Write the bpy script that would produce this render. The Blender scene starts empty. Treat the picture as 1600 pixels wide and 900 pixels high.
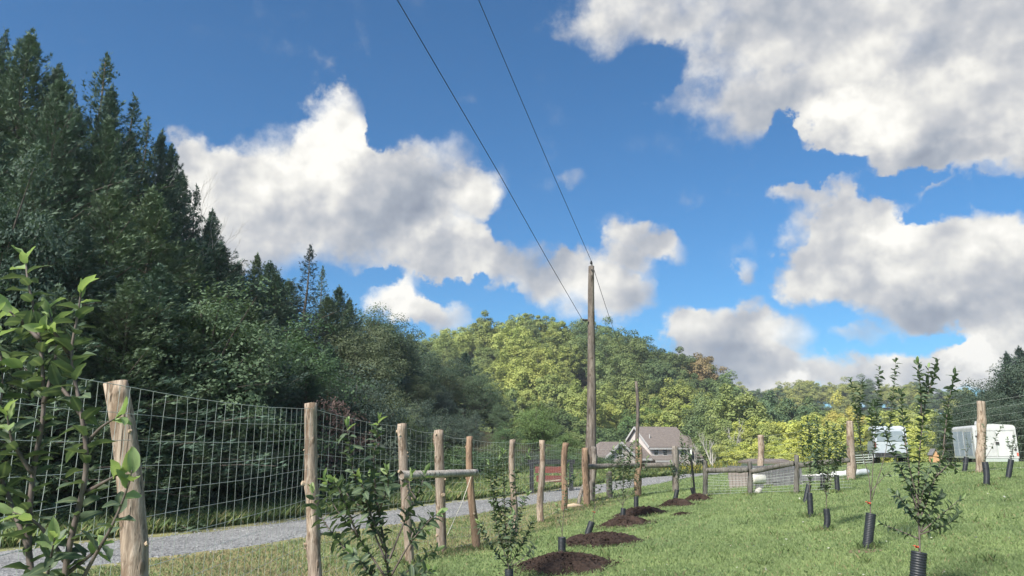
import bpy, math, random
import numpy as np
from mathutils import Vector, Matrix

random.seed(7)
RNG = np.random.default_rng(11)
sc = bpy.context.scene
COL = sc.collection
R = math.radians

# ------------------------------------------------------------------ camera
F = 1155.0                       # focal length in pixels of the 1600 px wide frame
EYE = 1.6
PITCH = math.atan(250.0 / F)
CP, SP = math.cos(PITCH), math.sin(PITCH)
cam_data = bpy.data.cameras.new("camera")
cam_data.sensor_width = 36.0
cam_data.lens = F / 1600.0 * 36.0
cam_data.clip_start = 0.05
cam_data.clip_end = 6000.0
cam = bpy.data.objects.new("camera", cam_data)
COL.objects.link(cam)
cam.location = (0, 0, EYE)
cam.rotation_euler = (math.pi / 2 + PITCH, 0, 0)
sc.camera = cam


def ray(px, py):
    a = (px - 800.0) / F
    b = (450.0 - py) / F
    return Vector((a, CP - b * SP, SP + b * CP))


def P(px, py, Y):
    """world point seen at photo pixel (px, py), at distance Y in front of the camera"""
    d = ray(px, py)
    t = Y / d.y
    return Vector((d.x * t, Y, EYE + d.z * t))


def pix(x, y, z):
    d = Vector((x, y, z - EYE))
    fz = d.y * CP + d.z * SP
    uz = -d.y * SP + d.z * CP
    return 800 + F * d.x / fz, 450 - F * uz / fz


# ------------------------------------------------------------------ sun, sky, exposure
SUN_AZ, SUN_EL = R(-142.0), R(43.0)          # clockwise from the view direction
sun_dir = Vector((math.sin(SUN_AZ) * math.cos(SUN_EL), math.cos(SUN_AZ) * math.cos(SUN_EL), math.sin(SUN_EL)))
sd = bpy.data.lights.new("sun", 'SUN')
sd.energy = 3.2
sd.angle = R(14.0)
sd.color = (1.0, 0.95, 0.86)
sun = bpy.data.objects.new("sun", sd)
COL.objects.link(sun)
sun.rotation_euler = (-sun_dir).to_track_quat('-Z', 'Y').to_euler()
sun.location = (-40, -20, 60)

sc.view_settings.view_transform = 'Standard'
sc.view_settings.look = 'None'
sc.view_settings.exposure = 1.4
sc.view_settings.gamma = 1.0
sc.view_settings.use_curve_mapping = False
sc.cycles.use_denoising = True
sc.cycles.max_bounces = 6
sc.cycles.diffuse_bounces = 3
sc.cycles.glossy_bounces = 2
sc.cycles.transmission_bounces = 4
sc.cycles.transparent_max_bounces = 4
sc.cycles.use_adaptive_sampling = True
sc.cycles.adaptive_threshold = 0.02

world = bpy.data.worlds.new("World")
sc.world = world
world.use_nodes = True


class NT:
    """tiny helper for building node trees"""
    def __init__(self, tree):
        self.t = tree
        tree.nodes.clear()

    def n(self, kind, **kw):
        nd = self.t.nodes.new(kind)
        for k, v in kw.items():
            setattr(nd, k, v)
        return nd

    def put(self, sock, v):
        if isinstance(v, bpy.types.NodeSocket):
            self.t.links.new(v, sock)
        else:
            sock.default_value = v

    def m(self, op, a, b=None, c=None, clamp=False):
        nd = self.n('ShaderNodeMath', operation=op, use_clamp=clamp)
        self.put(nd.inputs[0], a)
        if b is not None:
            self.put(nd.inputs[1], b)
        if c is not None:
            self.put(nd.inputs[2], c)
        return nd.outputs[0]

    def v(self, op, a, b=None, c=None):
        nd = self.n('ShaderNodeVectorMath', operation=op)
        self.put(nd.inputs[0], a)
        if b is not None:
            self.put(nd.inputs[1], b)
        if c is not None:
            self.put(nd.inputs[2], c)
        return nd.outputs['Value'] if op in ('DOT_PRODUCT', 'LENGTH') else nd.outputs[0]

    def noise(self, vec, scale, detail=4, rough=0.55, color=False, lac=2.0):
        nd = self.n('ShaderNodeTexNoise')
        if vec is not None:
            self.put(nd.inputs['Vector'], vec)
        nd.inputs['Scale'].default_value = scale
        nd.inputs['Detail'].default_value = detail
        nd.inputs['Roughness'].default_value = rough
        nd.inputs['Lacunarity'].default_value = lac
        return nd.outputs['Color' if color else 'Fac']

    def rng(self, val, a, b, c=0.0, d=1.0, smooth=False):
        nd = self.n('ShaderNodeMapRange', interpolation_type='SMOOTHSTEP' if smooth else 'LINEAR')
        self.put(nd.inputs['Value'], val)
        nd.inputs['From Min'].default_value = a
        nd.inputs['From Max'].default_value = b
        nd.inputs['To Min'].default_value = c
        nd.inputs['To Max'].default_value = d
        return nd.outputs['Result']

    def mix(self, fac, a, b, blend='MIX'):
        nd = self.n('ShaderNodeMix', data_type='RGBA', blend_type=blend)
        self.put(nd.inputs['Factor'], fac)
        for s, v in ((nd.inputs[6], a), (nd.inputs[7], b)):
            self.put(s, v if isinstance(v, bpy.types.NodeSocket) else (*v, 1.0))
        return nd.outputs[2]

    def ramp(self, fac, stops):
        nd = self.n('ShaderNodeValToRGB')
        self.put(nd.inputs[0], fac)
        el = nd.color_ramp.elements
        while len(el) < len(stops):
            el.new(0.5)
        for e, (p, c) in zip(el, stops):
            e.position = p
            e.color = (*c, 1)
        return nd.outputs[0]


def build_sky():
    t = NT(world.node_tree)
    sky = t.n('ShaderNodeTexSky', sky_type='NISHITA')
    sky.sun_disc = False
    sky.sun_elevation = SUN_EL
    sky.sun_rotation = SUN_AZ
    sky.altitude = 300
    sky.air_density = 1.0
    sky.dust_density = 0.4
    sky.ozone_density = 2.5
    d = t.n('ShaderNodeTexCoord').outputs['Generated']
    sep = t.n('ShaderNodeSeparateXYZ')
    t.put(sep.inputs[0], d)
    az = t.m('ARCTAN2', sep.outputs[0], sep.outputs[1])
    el = t.m('ARCSINE', sep.outputs[2])
    comb = t.n('ShaderNodeCombineXYZ')
    t.put(comb.inputs[0], az)
    t.put(comb.inputs[1], el)
    p0 = comb.outputs[0]
    # ragged outlines: the cloud positions are pushed about by two sizes of noise
    w1 = t.v('SUBTRACT', t.noise(d, 9, 2, 0.5, True), (0.5, 0.5, 0.5))
    w2 = t.v('SUBTRACT', t.noise(d, 30, 5, 0.62, True), (0.5, 0.5, 0.5))
    p = t.v('MULTIPLY_ADD', w1, (0.085, 0.07, 0), p0)
    p = t.v('MULTIPLY_ADD', w2, (0.055, 0.05, 0), p)

    def blobs(items, start):
        acc = start
        for px, py, rx, ry, w in items:
            dr = ray(px, py).normalized()
            a, e = math.atan2(dr.x, dr.y), math.asin(dr.z)
            sa = 1.0 / (rx / F / max(0.3, math.cos(e)) * (math.cos(a) ** 1.2))
            se = 1.0 / (ry / F * math.cos(e - PITCH) ** 2 * (0.35 + 0.65 * math.cos(a)))
            q = t.v('MULTIPLY_ADD', p, (sa, se, 0), (-a * sa, -e * se, 0))
            r2 = t.v('DOT_PRODUCT', q, q)
            f = t.m('SUBTRACT', 1.0, r2, clamp=True)
            acc = t.m('MULTIPLY_ADD', f, w, acc)
        return acc

    cover = [
        # tall cloud over the cedars
        (525, 205, 80, 95, 1.0), (440, 275, 115, 100, 1.0), (325, 285, 85, 85, .9), (285, 225, 45, 45, .7),
        (560, 330, 140, 105, 1.0), (665, 305, 115, 115, .9), (735, 300, 60, 55, .8), (640, 390, 130, 70, 1.0),
        (400, 365, 120, 75, .9), (710, 400, 80, 55, .8), (330, 400, 80, 60, .7),
        # low bright one
        (635, 478, 85, 45, 1.1), (705, 495, 60, 32, .9), (600, 438, 50, 16, -.9), (700, 448, 60, 16, -.7), (785, 480, 40, 35, -.8), (590, 200, 14, 60, -.5),
        # behind the pole
        (830, 425, 100, 62, .9), (930, 440, 105, 68, 1.0), (1000, 378, 62, 45, .8), (1045, 388, 40, 32, .6),
        (975, 350, 45, 32, .5), (900, 285, 30, 22, .42), (985, 465, 55, 40, .6),
        # great cloud at the top right
        (990, 20, 140, 70, .9), (925, 45, 70, 60, .6), (1160, 40, 170, 90, 1.0), (1100, 140, 85, 50, .6),
        (1150, 185, 75, 62, .65), (1300, 90, 180, 120, 1.0), (1400, 150, 160, 110, 1.1), (1530, 120, 160, 140, 1.1),
        (1330, 225, 80, 55, .9), (1460, 230, 160, 52, 1.0), (1580, 220, 110, 70, 1.0), (1510, 10, 220, 90, 1.0),
        (1700, 120, 160, 160, 1.0), (1050, 100, 55, 38, -.9), (1240, 200, 24, 45, -.6), (1010, 120, 60, 34, -.5),
        (1020, -70, 200, 70, .8), (1350, -80, 260, 80, .9),
        # right, mid height
        (1330, 312, 85, 36, .5), (1268, 350, 62, 62, .6), (1410, 405, 160, 95, 1.0), (1300, 430, 90, 55, .9),
        (1510, 400, 140, 80, 1.0), (1600, 420, 110, 95, 1.0), (1450, 480, 150, 40, .9), (1340, 370, 85, 70, .8),
        (1570, 500, 70, 36, .7), (1500, 296, 95, 28, .55), (1240, 296, 50, 28, .45), (1470, 322, 50, 26, -.5), (1275, 268, 115, 26, -.85), (1560, 292, 130, 24, -.8), (1410, 280, 80, 20, -.7),
        (1180, 420, 18, 28, .45), (1720, 420, 120, 110, .9),
        # small heaps above the hill and along the skyline
        (1110, 520, 92, 52, .95), (1195, 530, 85, 52, 1.0), (1150, 562, 110, 30, .7), (1335, 526, 50, 24, .7),
        (1060, 500, 44, 32, .8), (1200, 588, 150, 40, 1.0), (1455, 580, 130, 46, 1.1), (1545, 562, 60, 36, 1.0),
        (1350, 588, 150, 36, .85), (1250, 603, 40, 28, 1.0), (1180, 480, 40, 26, .5), (1620, 545, 60, 36, .7),
    ]
    light = [
        (500, 195, 110, 90, .42), (430, 270, 110, 60, .25), (325, 330, 80, 60, .18), (640, 470, 95, 40, .42),
        (700, 345, 70, 50, .22), (740, 290, 50, 40, .15), (600, 340, 80, 60, -.28), (560, 405, 150, 42, -.20), (665, 262, 80, 50, -.2),
        (705, 400, 60, 40, -.12), (850, 405, 80, 40, -.16), (930, 420, 90, 50, .06),
        (1150, 30, 150, 70, -.12), (1250, 80, 90, 60, .06), (1400, 170, 150, 60, .30), (1330, 190, 70, 50, .15), (1450, 252, 240, 26, -.22),
        (1530, 60, 140, 50, -.10), (1420, 385, 70, 70, .34), (1330, 440, 80, 40, .22), (1530, 350, 90, 40, .18), (1560, 420, 80, 45, -.16),
        (1470, 490, 150, 34, -.30), (1300, 330, 90, 50, -.05), (1110, 520, 65, 36, -.02), (1200, 520, 60, 34, .28),
        (1160, 565, 110, 26, -.10), (1530, 550, 60, 26, .38), (1250, 600, 30, 20, .4), (1430, 555, 80, 20, .2), (1200, 585, 120, 26, -.02),
    ]
    # elsewhere in the sky the same kind of broken cloud goes on
    far = t.rng(t.noise(d, 3.1, 3, 0.55), 0.50, 0.66, 0.0, 1.0, True)
    q = t.v('MULTIPLY_ADD', p0, (1 / 0.80, 1 / 0.42, 0), (0, -0.30 / 0.42, 0))
    outside = t.rng(t.v('DOT_PRODUCT', q, q), 0.9, 1.5, 0.0, 1.0, True)
    cov = blobs(cover, t.m('MULTIPLY', far, outside))
    cov = t.m('MINIMUM', cov, 1.25)
    fb = t.noise(d, 15, 8, 0.60)
    dens = t.m('ADD', cov, t.m('MULTIPLY_ADD', fb, 1.25, -0.66))
    # some edges are crisp, others fray out into thin veils
    soft = t.rng(t.noise(d, 5, 2, 0.5), 0.38, 0.62, 0.0, 1.0)
    hi = t.m('MULTIPLY_ADD', soft, 0.85, 0.44)
    al = t.m('DIVIDE', t.m('SUBTRACT', dens, 0.06), t.m('SUBTRACT', hi, 0.06), clamp=True)
    alpha = t.m('MULTIPLY', t.m('MULTIPLY', al, al), t.m('MULTIPLY_ADD', al, -2.0, 3.0))
    # relief: puffs facing the sun (upper left) are brighter
    up = t.v('ADD', d, (-0.020, -0.008, 0.026))
    relief = t.m('SUBTRACT', t.noise(d, 8.5, 4, 0.52), t.noise(up, 8.5, 4, 0.52))
    up2 = t.v('ADD', d, (-0.007, -0.003, 0.010))
    puff = t.m('SUBTRACT', t.noise(d, 26, 3, 0.5), t.noise(up2, 26, 3, 0.5))
    lit = blobs(light, 0.57)
    lit = t.m('MULTIPLY_ADD', relief, 1.8, lit)
    lit = t.m('MULTIPLY_ADD', puff, 0.5, lit)
    lit = t.m('MULTIPLY_ADD', fb, 0.45, t.m('SUBTRACT', lit, 0.20))
    thin = t.rng(dens, 0.3, 1.1, 0.06, 0.0)
    lit = t.m('ADD', lit, thin, clamp=True)
    ccol = t.ramp(lit, [(0.0, (.22, .25, .31)), (0.28, (.31, .34, .39)), (0.55, (.455, .465, .485)), (0.8, (.66, .65, .62)), (1.0, (.82, .80, .75))])
    K = 0.05
    skyc = t.v('MULTIPLY', sky.outputs[0], (0.39, 0.80, 1.06))
    cl = t.v('MULTIPLY', ccol, (0.5 / K, 0.5 / K, 0.5 / K))
    col = t.mix(alpha, skyc, cl)
    bg = t.n('ShaderNodeBackground')
    t.put(bg.inputs[0], col)
    bg.inputs[1].default_value = K
    out = t.n('ShaderNodeOutputWorld')
    t.put(out.inputs[0], bg.outputs[0])


build_sky()
world.cycles.sampling_method = 'MANUAL'
world.cycles.sample_map_resolution = 512


# ------------------------------------------------------------------ terrain height
def softplus(x, k=1.0):
    x = np.asarray(x, float)
    return k * np.logaddexp(0.0, x / k)


def sstep(a, b, x):
    t = np.clip((np.asarray(x, float) - a) / (b - a), 0.0, 1.0)
    return t * t * (3 - 2 * t)


ROAD_Y = [-60, -10, 0, 6, 10.5, 12.7, 15.3, 18.9, 23.1, 27, 34.7, 45, 60, 80, 110]
ROAD_X = [-46, -16, -11.5, -9.1, -7.3, -6.1, -4.4, -2.5, 0.1, 3.0, 8.6, 15.5, 24, 32, 38]


def road_x(y):
    return np.interp(y, ROAD_Y, ROAD_X)


RID_PX = [-400, 300, 500, 650, 700, 780, 830, 900, 960, 1000, 1050, 1090, 1115, 1130, 1160, 2400]
RID_PY = [560, 560, 545, 528, 520, 502, 497, 505, 520, 537, 553, 572, 605, 660, 690, 690]
RID_X = [P(a, 600, 200).x for a in RID_PX]
RID_Z = [P(800, b, 200).z - 11.5 for b in RID_PY]
FAR_PX = [-900, 900, 1100, 1200, 1300, 1400, 1500, 1600, 2500]
FAR_PY = [600, 610, 612, 606, 600, 602, 618, 620, 600]
FAR_X = [P(a, 600, 330).x for a in FAR_PX]
FAR_Z = [P(800, b, 330).z - 10.0 for b in FAR_PY]


def H(x, y):
    x = np.asarray(x, float)
    y = np.asarray(y, float)
    a = 0.113 - 0.041 * sstep(9, 21, y)
    xr = np.where(x > 15, 15 + (x - 15) * 0.15, x)
    h = a * softplus(xr - 0.5, 0.9) * (1 - 0.75 * sstep(24, 60, y)) * (1 - 0.5 * sstep(0, 60, -y))
    s = road_x(y) - x
    bank = 0.2 * softplus(s - 6.0, 1.5)
    bank = np.minimum(bank, 9.0) * (1 - sstep(26, 46, y) * sstep(22, 8, s)) * (1 - sstep(60, 120, y))
    h = h + bank
    h = h - 4.0 * sstep(28, 118, y)
    zr = np.interp(x, RID_X, RID_Z)
    zf = np.interp(x, FAR_X, FAR_Z)
    h = h + (zr + 4.0) * sstep(122, 200, y) * (1 - 0.75 * sstep(212, 265, y))
    h = h + np.maximum(0, zf - h) * sstep(255, 330, y)
    h = h + 0.03 * np.sin(x * 0.9 + 1.3) * np.sin(y * 0.7) * np.clip(y / 10, 0, 1)
    return h


def h1(x, y):
    return float(H(x, y))


def G(px, py, lo=1.0, hi=120.0):
    """where the line of sight through photo pixel (px, py) meets the ground"""
    d = ray(px, py)
    prev = lo
    n = 600
    for i in range(1, n + 1):
        Y = lo * (hi / lo) ** (i / n)
        t = Y / d.y
        if EYE + d.z * t <= h1(d.x * t, Y):
            a, b = prev, Y
            for _ in range(30):
                c = (a + b) / 2
                t = c / d.y
                if EYE + d.z * t <= h1(d.x * t, c):
                    b = c
                else:
                    a = c
            t = b / d.y
            return Vector((d.x * t, b, h1(d.x * t, b)))
        prev = Y
    return P(px, py, hi)


# ------------------------------------------------------------------ mesh helpers
def mesh_np(name, verts, faces, mats=(), smooth=False, mat_idx=None, colors=None, cname="Col"):
    """faces: int array (n, 3) or (n, 4), or a list of such arrays"""
    me = bpy.data.meshes.new(name)
    verts = np.asarray(verts, np.float32).reshape(-1, 3)
    if isinstance(faces, np.ndarray):
        faces = [faces]
    faces = [np.asarray(f, np.int32) for f in faces if len(f)]
    me.vertices.add(len(verts))
    me.vertices.foreach_set("co", verts.ravel())
    nl = sum(f.size for f in faces)
    npoly = sum(len(f) for f in faces)
    me.loops.add(nl)
    me.polygons.add(npoly)
    me.loops.foreach_set("vertex_index", np.concatenate([f.ravel() for f in faces]))
    tot = np.concatenate([np.full(len(f), f.shape[1], np.int32) for f in faces])
    start = np.concatenate([[0], np.cumsum(tot)[:-1]]).astype(np.int32)
    me.polygons.foreach_set("loop_start", start)
    me.polygons.foreach_set("loop_total", tot)
    if smooth:
        me.polygons.foreach_set("use_smooth", np.ones(npoly, bool))
    if mat_idx is not None:
        me.polygons.foreach_set("material_index", np.asarray(mat_idx, np.int32))
    for m in mats:
        me.materials.append(m)
    if colors is not None:
        at = me.color_attributes.new(cname, 'FLOAT_COLOR', 'POINT')
        c = np.ones((len(verts), 4), np.float32)
        c[:, :3] = colors
        at.data.foreach_set("color", c.ravel())
    me.update()
    me.validate()
    return me


class MB:
    """collects simple shapes and links them as one mesh object"""
    def __init__(self):
        self.v, self.t, self.q = [], [], []
        self.n = 0
        self.polys = []

    def add(self, verts, faces):
        b = self.n
        self.v.extend([tuple(x) for x in verts])
        self.n += len(verts)
        for f in faces:
            self.polys.append(tuple(i + b for i in f))
        return self

    def box(self, x0, x1, y0, y1, z0, z1, mat=None):
        vs = [(x, y, z) for z in (z0, z1) for y in (y0, y1) for x in (x0, x1)]
        if mat is not None:
            vs = [tuple(mat @ Vector(v)) for v in vs]
        return self.add(vs, [(0, 2, 3, 1), (4, 5, 7, 6), (0, 1, 5, 4), (2, 6, 7, 3), (0, 4, 6, 2), (1, 3, 7, 5)])

    def bar(self, a, b, w, h=None, up=(0, 0, 1)):
        """square bar from a to b"""
        a, b = Vector(a), Vector(b)
        h = h or w
        d = (b - a).normalized()
        u = Vector(up)
        s = d.cross(u)
        if s.length < 1e-4:
            s = d.cross(Vector((1, 0, 0)))
        s.normalize()
        u = s.cross(d)
        vs = []
        for p_ in (a, b):
            for i, j in ((-1, -1), (1, -1), (1, 1), (-1, 1)):
                vs.append(p_ + s * (i * w / 2) + u * (j * h / 2))
        return self.add(vs, [(0, 1, 2, 3), (7, 6, 5, 4), (0, 4, 5, 1), (1, 5, 6, 2), (2, 6, 7, 3), (3, 7, 4, 0)])

    def tube(self, pts, rad, n=6, cap=True, wob=0.0, rs=None):
        pts = [Vector(q) for q in pts]
        if not isinstance(rad, (list, tuple)):
            rad = [rad] * len(pts)
        vs = []
        ref = None
        for i, q in enumerate(pts):
            d = (pts[min(i + 1, len(pts) - 1)] - pts[max(i - 1, 0)])
            if d.length < 1e-9:
                d = Vector((0, 0, 1))
            d.normalize()
            if ref is None:
                ref = Vector((1, 0, 0)) if abs(d.x) < 0.8 else Vector((0, 1, 0))
            s = (ref - d * ref.dot(d)).normalized()
            ref = s
            u = d.cross(s)
            for k in range(n):
                a = 2 * math.pi * k / n
                r = rad[i]
                if wob and rs is not None:
                    r *= 1 + wob * (rs.random() - 0.5)
                vs.append(q + (s * math.cos(a) + u * math.sin(a)) * r)
        fs = []
        for i in range(len(pts) - 1):
            for k in range(n):
                a, b = i * n + k, i * n + (k + 1) % n
                fs.append((a, b, b + n, a + n))
        if cap:
            fs.append(tuple(range(n - 1, -1, -1)))
            fs.append(tuple(range((len(pts) - 1) * n, len(pts) * n)))
        return self.add(vs, fs)

    def mesh(self, name, mat, smooth=False):
        me = bpy.data.meshes.new(name)
        me.from_pydata(self.v, [], self.polys)
        if mat is not None:
            me.materials.append(mat)
        if smooth:
            me.polygons.foreach_set("use_smooth", np.ones(len(me.polygons), bool))
        me.update()
        return me

    def build(self, name, mat, parent=None, smooth=False):
        return link(name, self.mesh(name, mat, smooth), parent)


def link(name, me, parent=None):
    o = bpy.data.objects.new(name, me)
    COL.objects.link(o)
    if parent is not None:
        o.parent = parent
    return o


def tag(o, label=None, cat=None, group=None, kind=None):
    if label:
        o["label"] = label
    if cat:
        o["category"] = cat
    if group:
        o["group"] = group
    if kind:
        o["kind"] = kind
    return o


def empty(name, loc=(0, 0, 0), rz=0.0):
    o = bpy.data.objects.new(name, None)
    COL.objects.link(o)
    o.location = loc
    o.rotation_euler = (0, 0, rz)
    o.empty_display_size = 0.2
    return o


def copy_tree(o, parent=None):
    c = o.copy()
    COL.objects.link(c)
    c.parent = parent
    for ch in o.children:
        copy_tree(ch, c)
    return c


# ------------------------------------------------------------------ materials
def new_mat(name):
    m = bpy.data.materials.new(name)
    m.use_nodes = True
    return m, NT(m.node_tree)


def finish(t, bsdf, disp=None):
    out = t.n('ShaderNodeOutputMaterial')
    t.put(out.inputs[0], bsdf)
    return out


def principled(t, col, rough=0.8, bump=None, strength=0.3, dist=0.01, metal=0.0, spec=0.3):
    b = t.n('ShaderNodeBsdfPrincipled')
    t.put(b.inputs['Base Color'], col if isinstance(col, bpy.types.NodeSocket) else (*col, 1))
    b.inputs['Roughness'].default_value = rough
    b.inputs['Metallic'].default_value = metal
    b.inputs['Specular IOR Level'].default_value = spec
    if bump is not None:
        bp = t.n('ShaderNodeBump')
        bp.inputs['Strength'].default_value = strength
        bp.inputs['Distance'].default_value = dist
        t.put(bp.inputs['Height'], bump)
        t.put(b.inputs['Normal'], bp.outputs[0])
    return b.outputs[0]


def m_noise(name, c1, c2, scale=8, rough=0.8, bump=0.3, dist=0.01, stretch=(1, 1, 1), detail=6, metal=0.0, spec=0.3, c3=None):
    m, t = new_mat(name)
    co = t.n('ShaderNodeTexCoord').outputs['Object']
    v = t.v('MULTIPLY', co, stretch)
    n1 = t.noise(v, scale, detail, 0.6)
    stops = [(0.3, c1), (0.7, c2)] if c3 is None else [(0.28, c1), (0.5, c2), (0.75, c3)]
    col = t.ramp(n1, stops)
    rnd = t.n('ShaderNodeObjectInfo').outputs['Random']
    col = t.mix(1.0, col, t.ramp(rnd, [(0, (.86, .86, .86)), (1, (1.1, 1.1, 1.1))]), 'MULTIPLY')
    finish(t, principled(t, col, rough, n1, bump, dist, metal, spec))
    return m


def m_foliage(name, trans=0.25, rough=0.6, vscale=1.2, vary=0.35, spec=0.25, fixed=None):
    """leaf material: the colour is the object's own colour, varied from twig to twig"""
    m, t = new_mat(name)
    oi = t.n('ShaderNodeObjectInfo')
    co = t.n('ShaderNodeNewGeometry').outputs['Position']
    base = oi.outputs['Color'] if fixed is None else t.mix(0.0, fixed, fixed)
    n1 = t.noise(co, vscale, 3, 0.6)
    n2 = t.n('ShaderNodeTexWhiteNoise')
    t.put(n2.inputs['Vector'], t.v('FLOOR', t.v('MULTIPLY', co, (9, 9, 9))))
    f = t.m('MULTIPLY_ADD', n1, 1.5 * vary, 1 - 0.75 * vary)
    f = t.m('ADD', f, t.m('MULTIPLY_ADD', n2.outputs['Value'], 0.5 * vary, -0.25 * vary))
    col = t.mix(1.0, base, t.ramp(f, [(0, (0, 0, 0)), (1, (1, 1, 1))]), 'MULTIPLY')
    comb = t.n('ShaderNodeCombineXYZ')
    for i in range(3):
        t.put(comb.inputs[i], f)
    col = t.v('MULTIPLY', base, comb.outputs[0])
    # drift between cooler and warmer green
    if fixed is not None:
        mid = t.n('ShaderNodeAttribute', attribute_name="mid").outputs['Fac']
        col = t.mix(t.rng(mid, .72, 1.0, 0, .45), col, (.30, .36, .18))
        spot = t.noise(co, 160, 3, .6)
        col = t.mix(t.rng(spot, .66, .74, 0, .5), col, (.20, .14, .07))
    hs = t.n('ShaderNodeHueSaturation')
    t.put(hs.inputs['Color'], col)
    t.put(hs.inputs['Hue'], t.m('MULTIPLY_ADD', t.noise(co, vscale * 0.6, 2, 0.5), 0.06, 0.47))
    col = hs.outputs[0]
    b = principled(t, col, rough, spec=spec)
    tr = t.n('ShaderNodeBsdfTranslucent')
    t.put(tr.inputs[0], t.v('MULTIPLY', col, (1.25, 1.3, 0.8)))
    mx = t.n('ShaderNodeMixShader')
    mx.inputs[0].default_value = trans
    t.put(mx.inputs[1], b)
    t.put(mx.inputs[2], tr.outputs[0])
    finish(t, mx.outputs[0])
    return m


def m_attr(name, trans=0.2, rough=0.7, attr="Col"):
    m, t = new_mat(name)
    a = t.n('ShaderNodeAttribute', attribute_name=attr)
    co = t.n('ShaderNodeNewGeometry').outputs['Position']
    n1 = t.noise(co, 0.9, 4, 0.6)
    col = t.v('MULTIPLY', a.outputs['Color'], t.ramp(n1, [(0.3, (.78, .8, .8)), (0.7, (1.18, 1.12, 1.1))]))
    b = principled(t, col, rough, spec=0.2)
    tr = t.n('ShaderNodeBsdfTranslucent')
    t.put(tr.inputs[0], col)
    mx = t.n('ShaderNodeMixShader')
    mx.inputs[0].default_value = trans
    t.put(mx.inputs[1], b)
    t.put(mx.inputs[2], tr.outputs[0])
    finish(t, mx.outputs[0])
    return m


M = {}
M['cedar'] = m_foliage('cedar_foliage', 0.12, 0.75, 0.9, 0.55)
M['broad'] = m_foliage('broadleaf_foliage', 0.28, 0.65, 0.7, 0.45)
M['leaf'] = m_foliage('apple_leaf', 0.28, 0.5, 14, 0.45, 0.3, (.092, .132, .080))
M['leaf_young'] = m_foliage('young_apple_leaf', 0.40, 0.5, 18, 0.35, 0.3, (.27, .36, .16))
M['bark'] = m_noise('tree_bark', (.06, .05, .042), (.16, .14, .12), 6, 0.9, 0.6, 0.03, (3, 3, .6))
M['pale_bark'] = m_noise('pale_bark', (.30, .28, .25), (.52, .49, .44), 5, 0.9, 0.4, 0.02, (3, 3, .6))
M['twig'] = m_noise('apple_bark', (.075, .058, .050), (.17, .14, .125), 40, 0.7, 0.4, 0.002, (1, 1, .4))
def m_post(name, lo, mid, hi, bark, cover=.56, sc_=1.0):
    """peeled log: long grain, pale scuffs, leftover strips of bark, checks"""
    m, t = new_mat(name)
    oi = t.n('ShaderNodeObjectInfo')
    co = t.v('ADD', t.n('ShaderNodeTexCoord').outputs['Object'], t.v('MULTIPLY', oi.outputs['Location'], (3.1, 2.7, 1.9)))
    g = t.noise(t.v('MULTIPLY', co, (30 * sc_, 30 * sc_, 2.2)), 1.0, 6, .65)
    blot = t.noise(t.v('MULTIPLY', co, (9 * sc_, 9 * sc_, 3.5)), 1.0, 5, .6)
    col = t.ramp(g, [(.28, lo), (.5, mid), (.72, hi)])
    col = t.mix(t.rng(blot, cover, cover + .10, 0, .8, True), col, bark)
    fine = t.noise(t.v('MULTIPLY', co, (120 * sc_, 120 * sc_, 9)), 1.0, 3, .6)
    col = t.v('MULTIPLY', col, t.ramp(fine, [(.3, (.72, .70, .68)), (.65, (1.12, 1.12, 1.12))]))
    big = t.noise(t.v('MULTIPLY', co, (2, 2, 1.2)), 1.0, 2, .5)
    col = t.v('MULTIPLY', col, t.ramp(big, [(.35, (.80, .80, .82)), (.65, (1.12, 1.1, 1.06))]))
    vk = t.n('ShaderNodeTexVoronoi')
    t.put(vk.inputs['Vector'], t.v('MULTIPLY', co, (8 * sc_, 8 * sc_, 4.2)))
    vk.inputs['Scale'].default_value = 1.0
    kn_ = t.rng(vk.outputs['Distance'], .10, .22, 1.0, 0.0, True)
    col = t.mix(t.m('MULTIPLY', kn_, .75), col, bark)
    crack = t.rng(t.noise(t.v('MULTIPLY', co, (55 * sc_, 55 * sc_, .9)), 1.0, 2, .5), .63, .68, 0, .75, True)
    col = t.mix(crack, col, (.045, .034, .026))
    hgt = t.m('ADD', g, t.m('MULTIPLY', blot, .8))
    hgt = t.m('SUBTRACT', t.m('MULTIPLY_ADD', kn_, .9, hgt), crack)
    finish(t, principled(t, col, .9, hgt, .8, .012, spec=.15))
    return m


M['post'] = m_post('peeled_cedar_post', (.19, .145, .11), (.34, .275, .22), (.46, .39, .325), (.17, .12, .085), .53)
M['pale_rail'] = m_post('pale_bark_rail', (.24, .22, .195), (.40, .375, .34), (.52, .49, .45), (.20, .17, .14), .6)
M['post_red'] = m_post('reddish_cedar_post', (.15, .095, .066), (.27, .185, .130), (.36, .265, .19), (.12, .08, .056), .6)
M['post_grey'] = m_post('weathered_post', (.115, .10, .09), (.21, .19, .17), (.32, .29, .26), (.10, .08, .068))
M['rail_dark'] = m_post('dark_weathered_rail', (.085, .080, .072), (.15, .142, .13), (.22, .21, .19), (.075, .068, .06))
M['knot'] = m_noise('knot_wood', (.30, .22, .15), (.52, .41, .30), 30, 0.85, 0.3, 0.004)
M['pole'] = m_post('utility_pole_wood', (.085, .072, .062), (.165, .142, .122), (.26, .23, .20), (.10, .075, .06), .58, .6)
M['wire'] = m_noise('galvanised_wire', (.42, .46, .43), (.58, .62, .58), 40, 0.5, 0.1, 0.001, metal=0.35, spec=0.5)
M['cable'] = m_noise('power_cable', (.028, .030, .036), (.05, .052, .06), 10, 0.6, 0.1, 0.001)
M['iron'] = m_noise('dark_iron', (.03, .03, .032), (.07, .068, .065), 20, 0.6, 0.2, 0.002, metal=0.4)
M['tube'] = m_noise('black_corrugated_plastic', (.014, .017, .022), (.030, .034, .042), 12, 0.5, 0.15, 0.002, spec=0.4)
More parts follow.
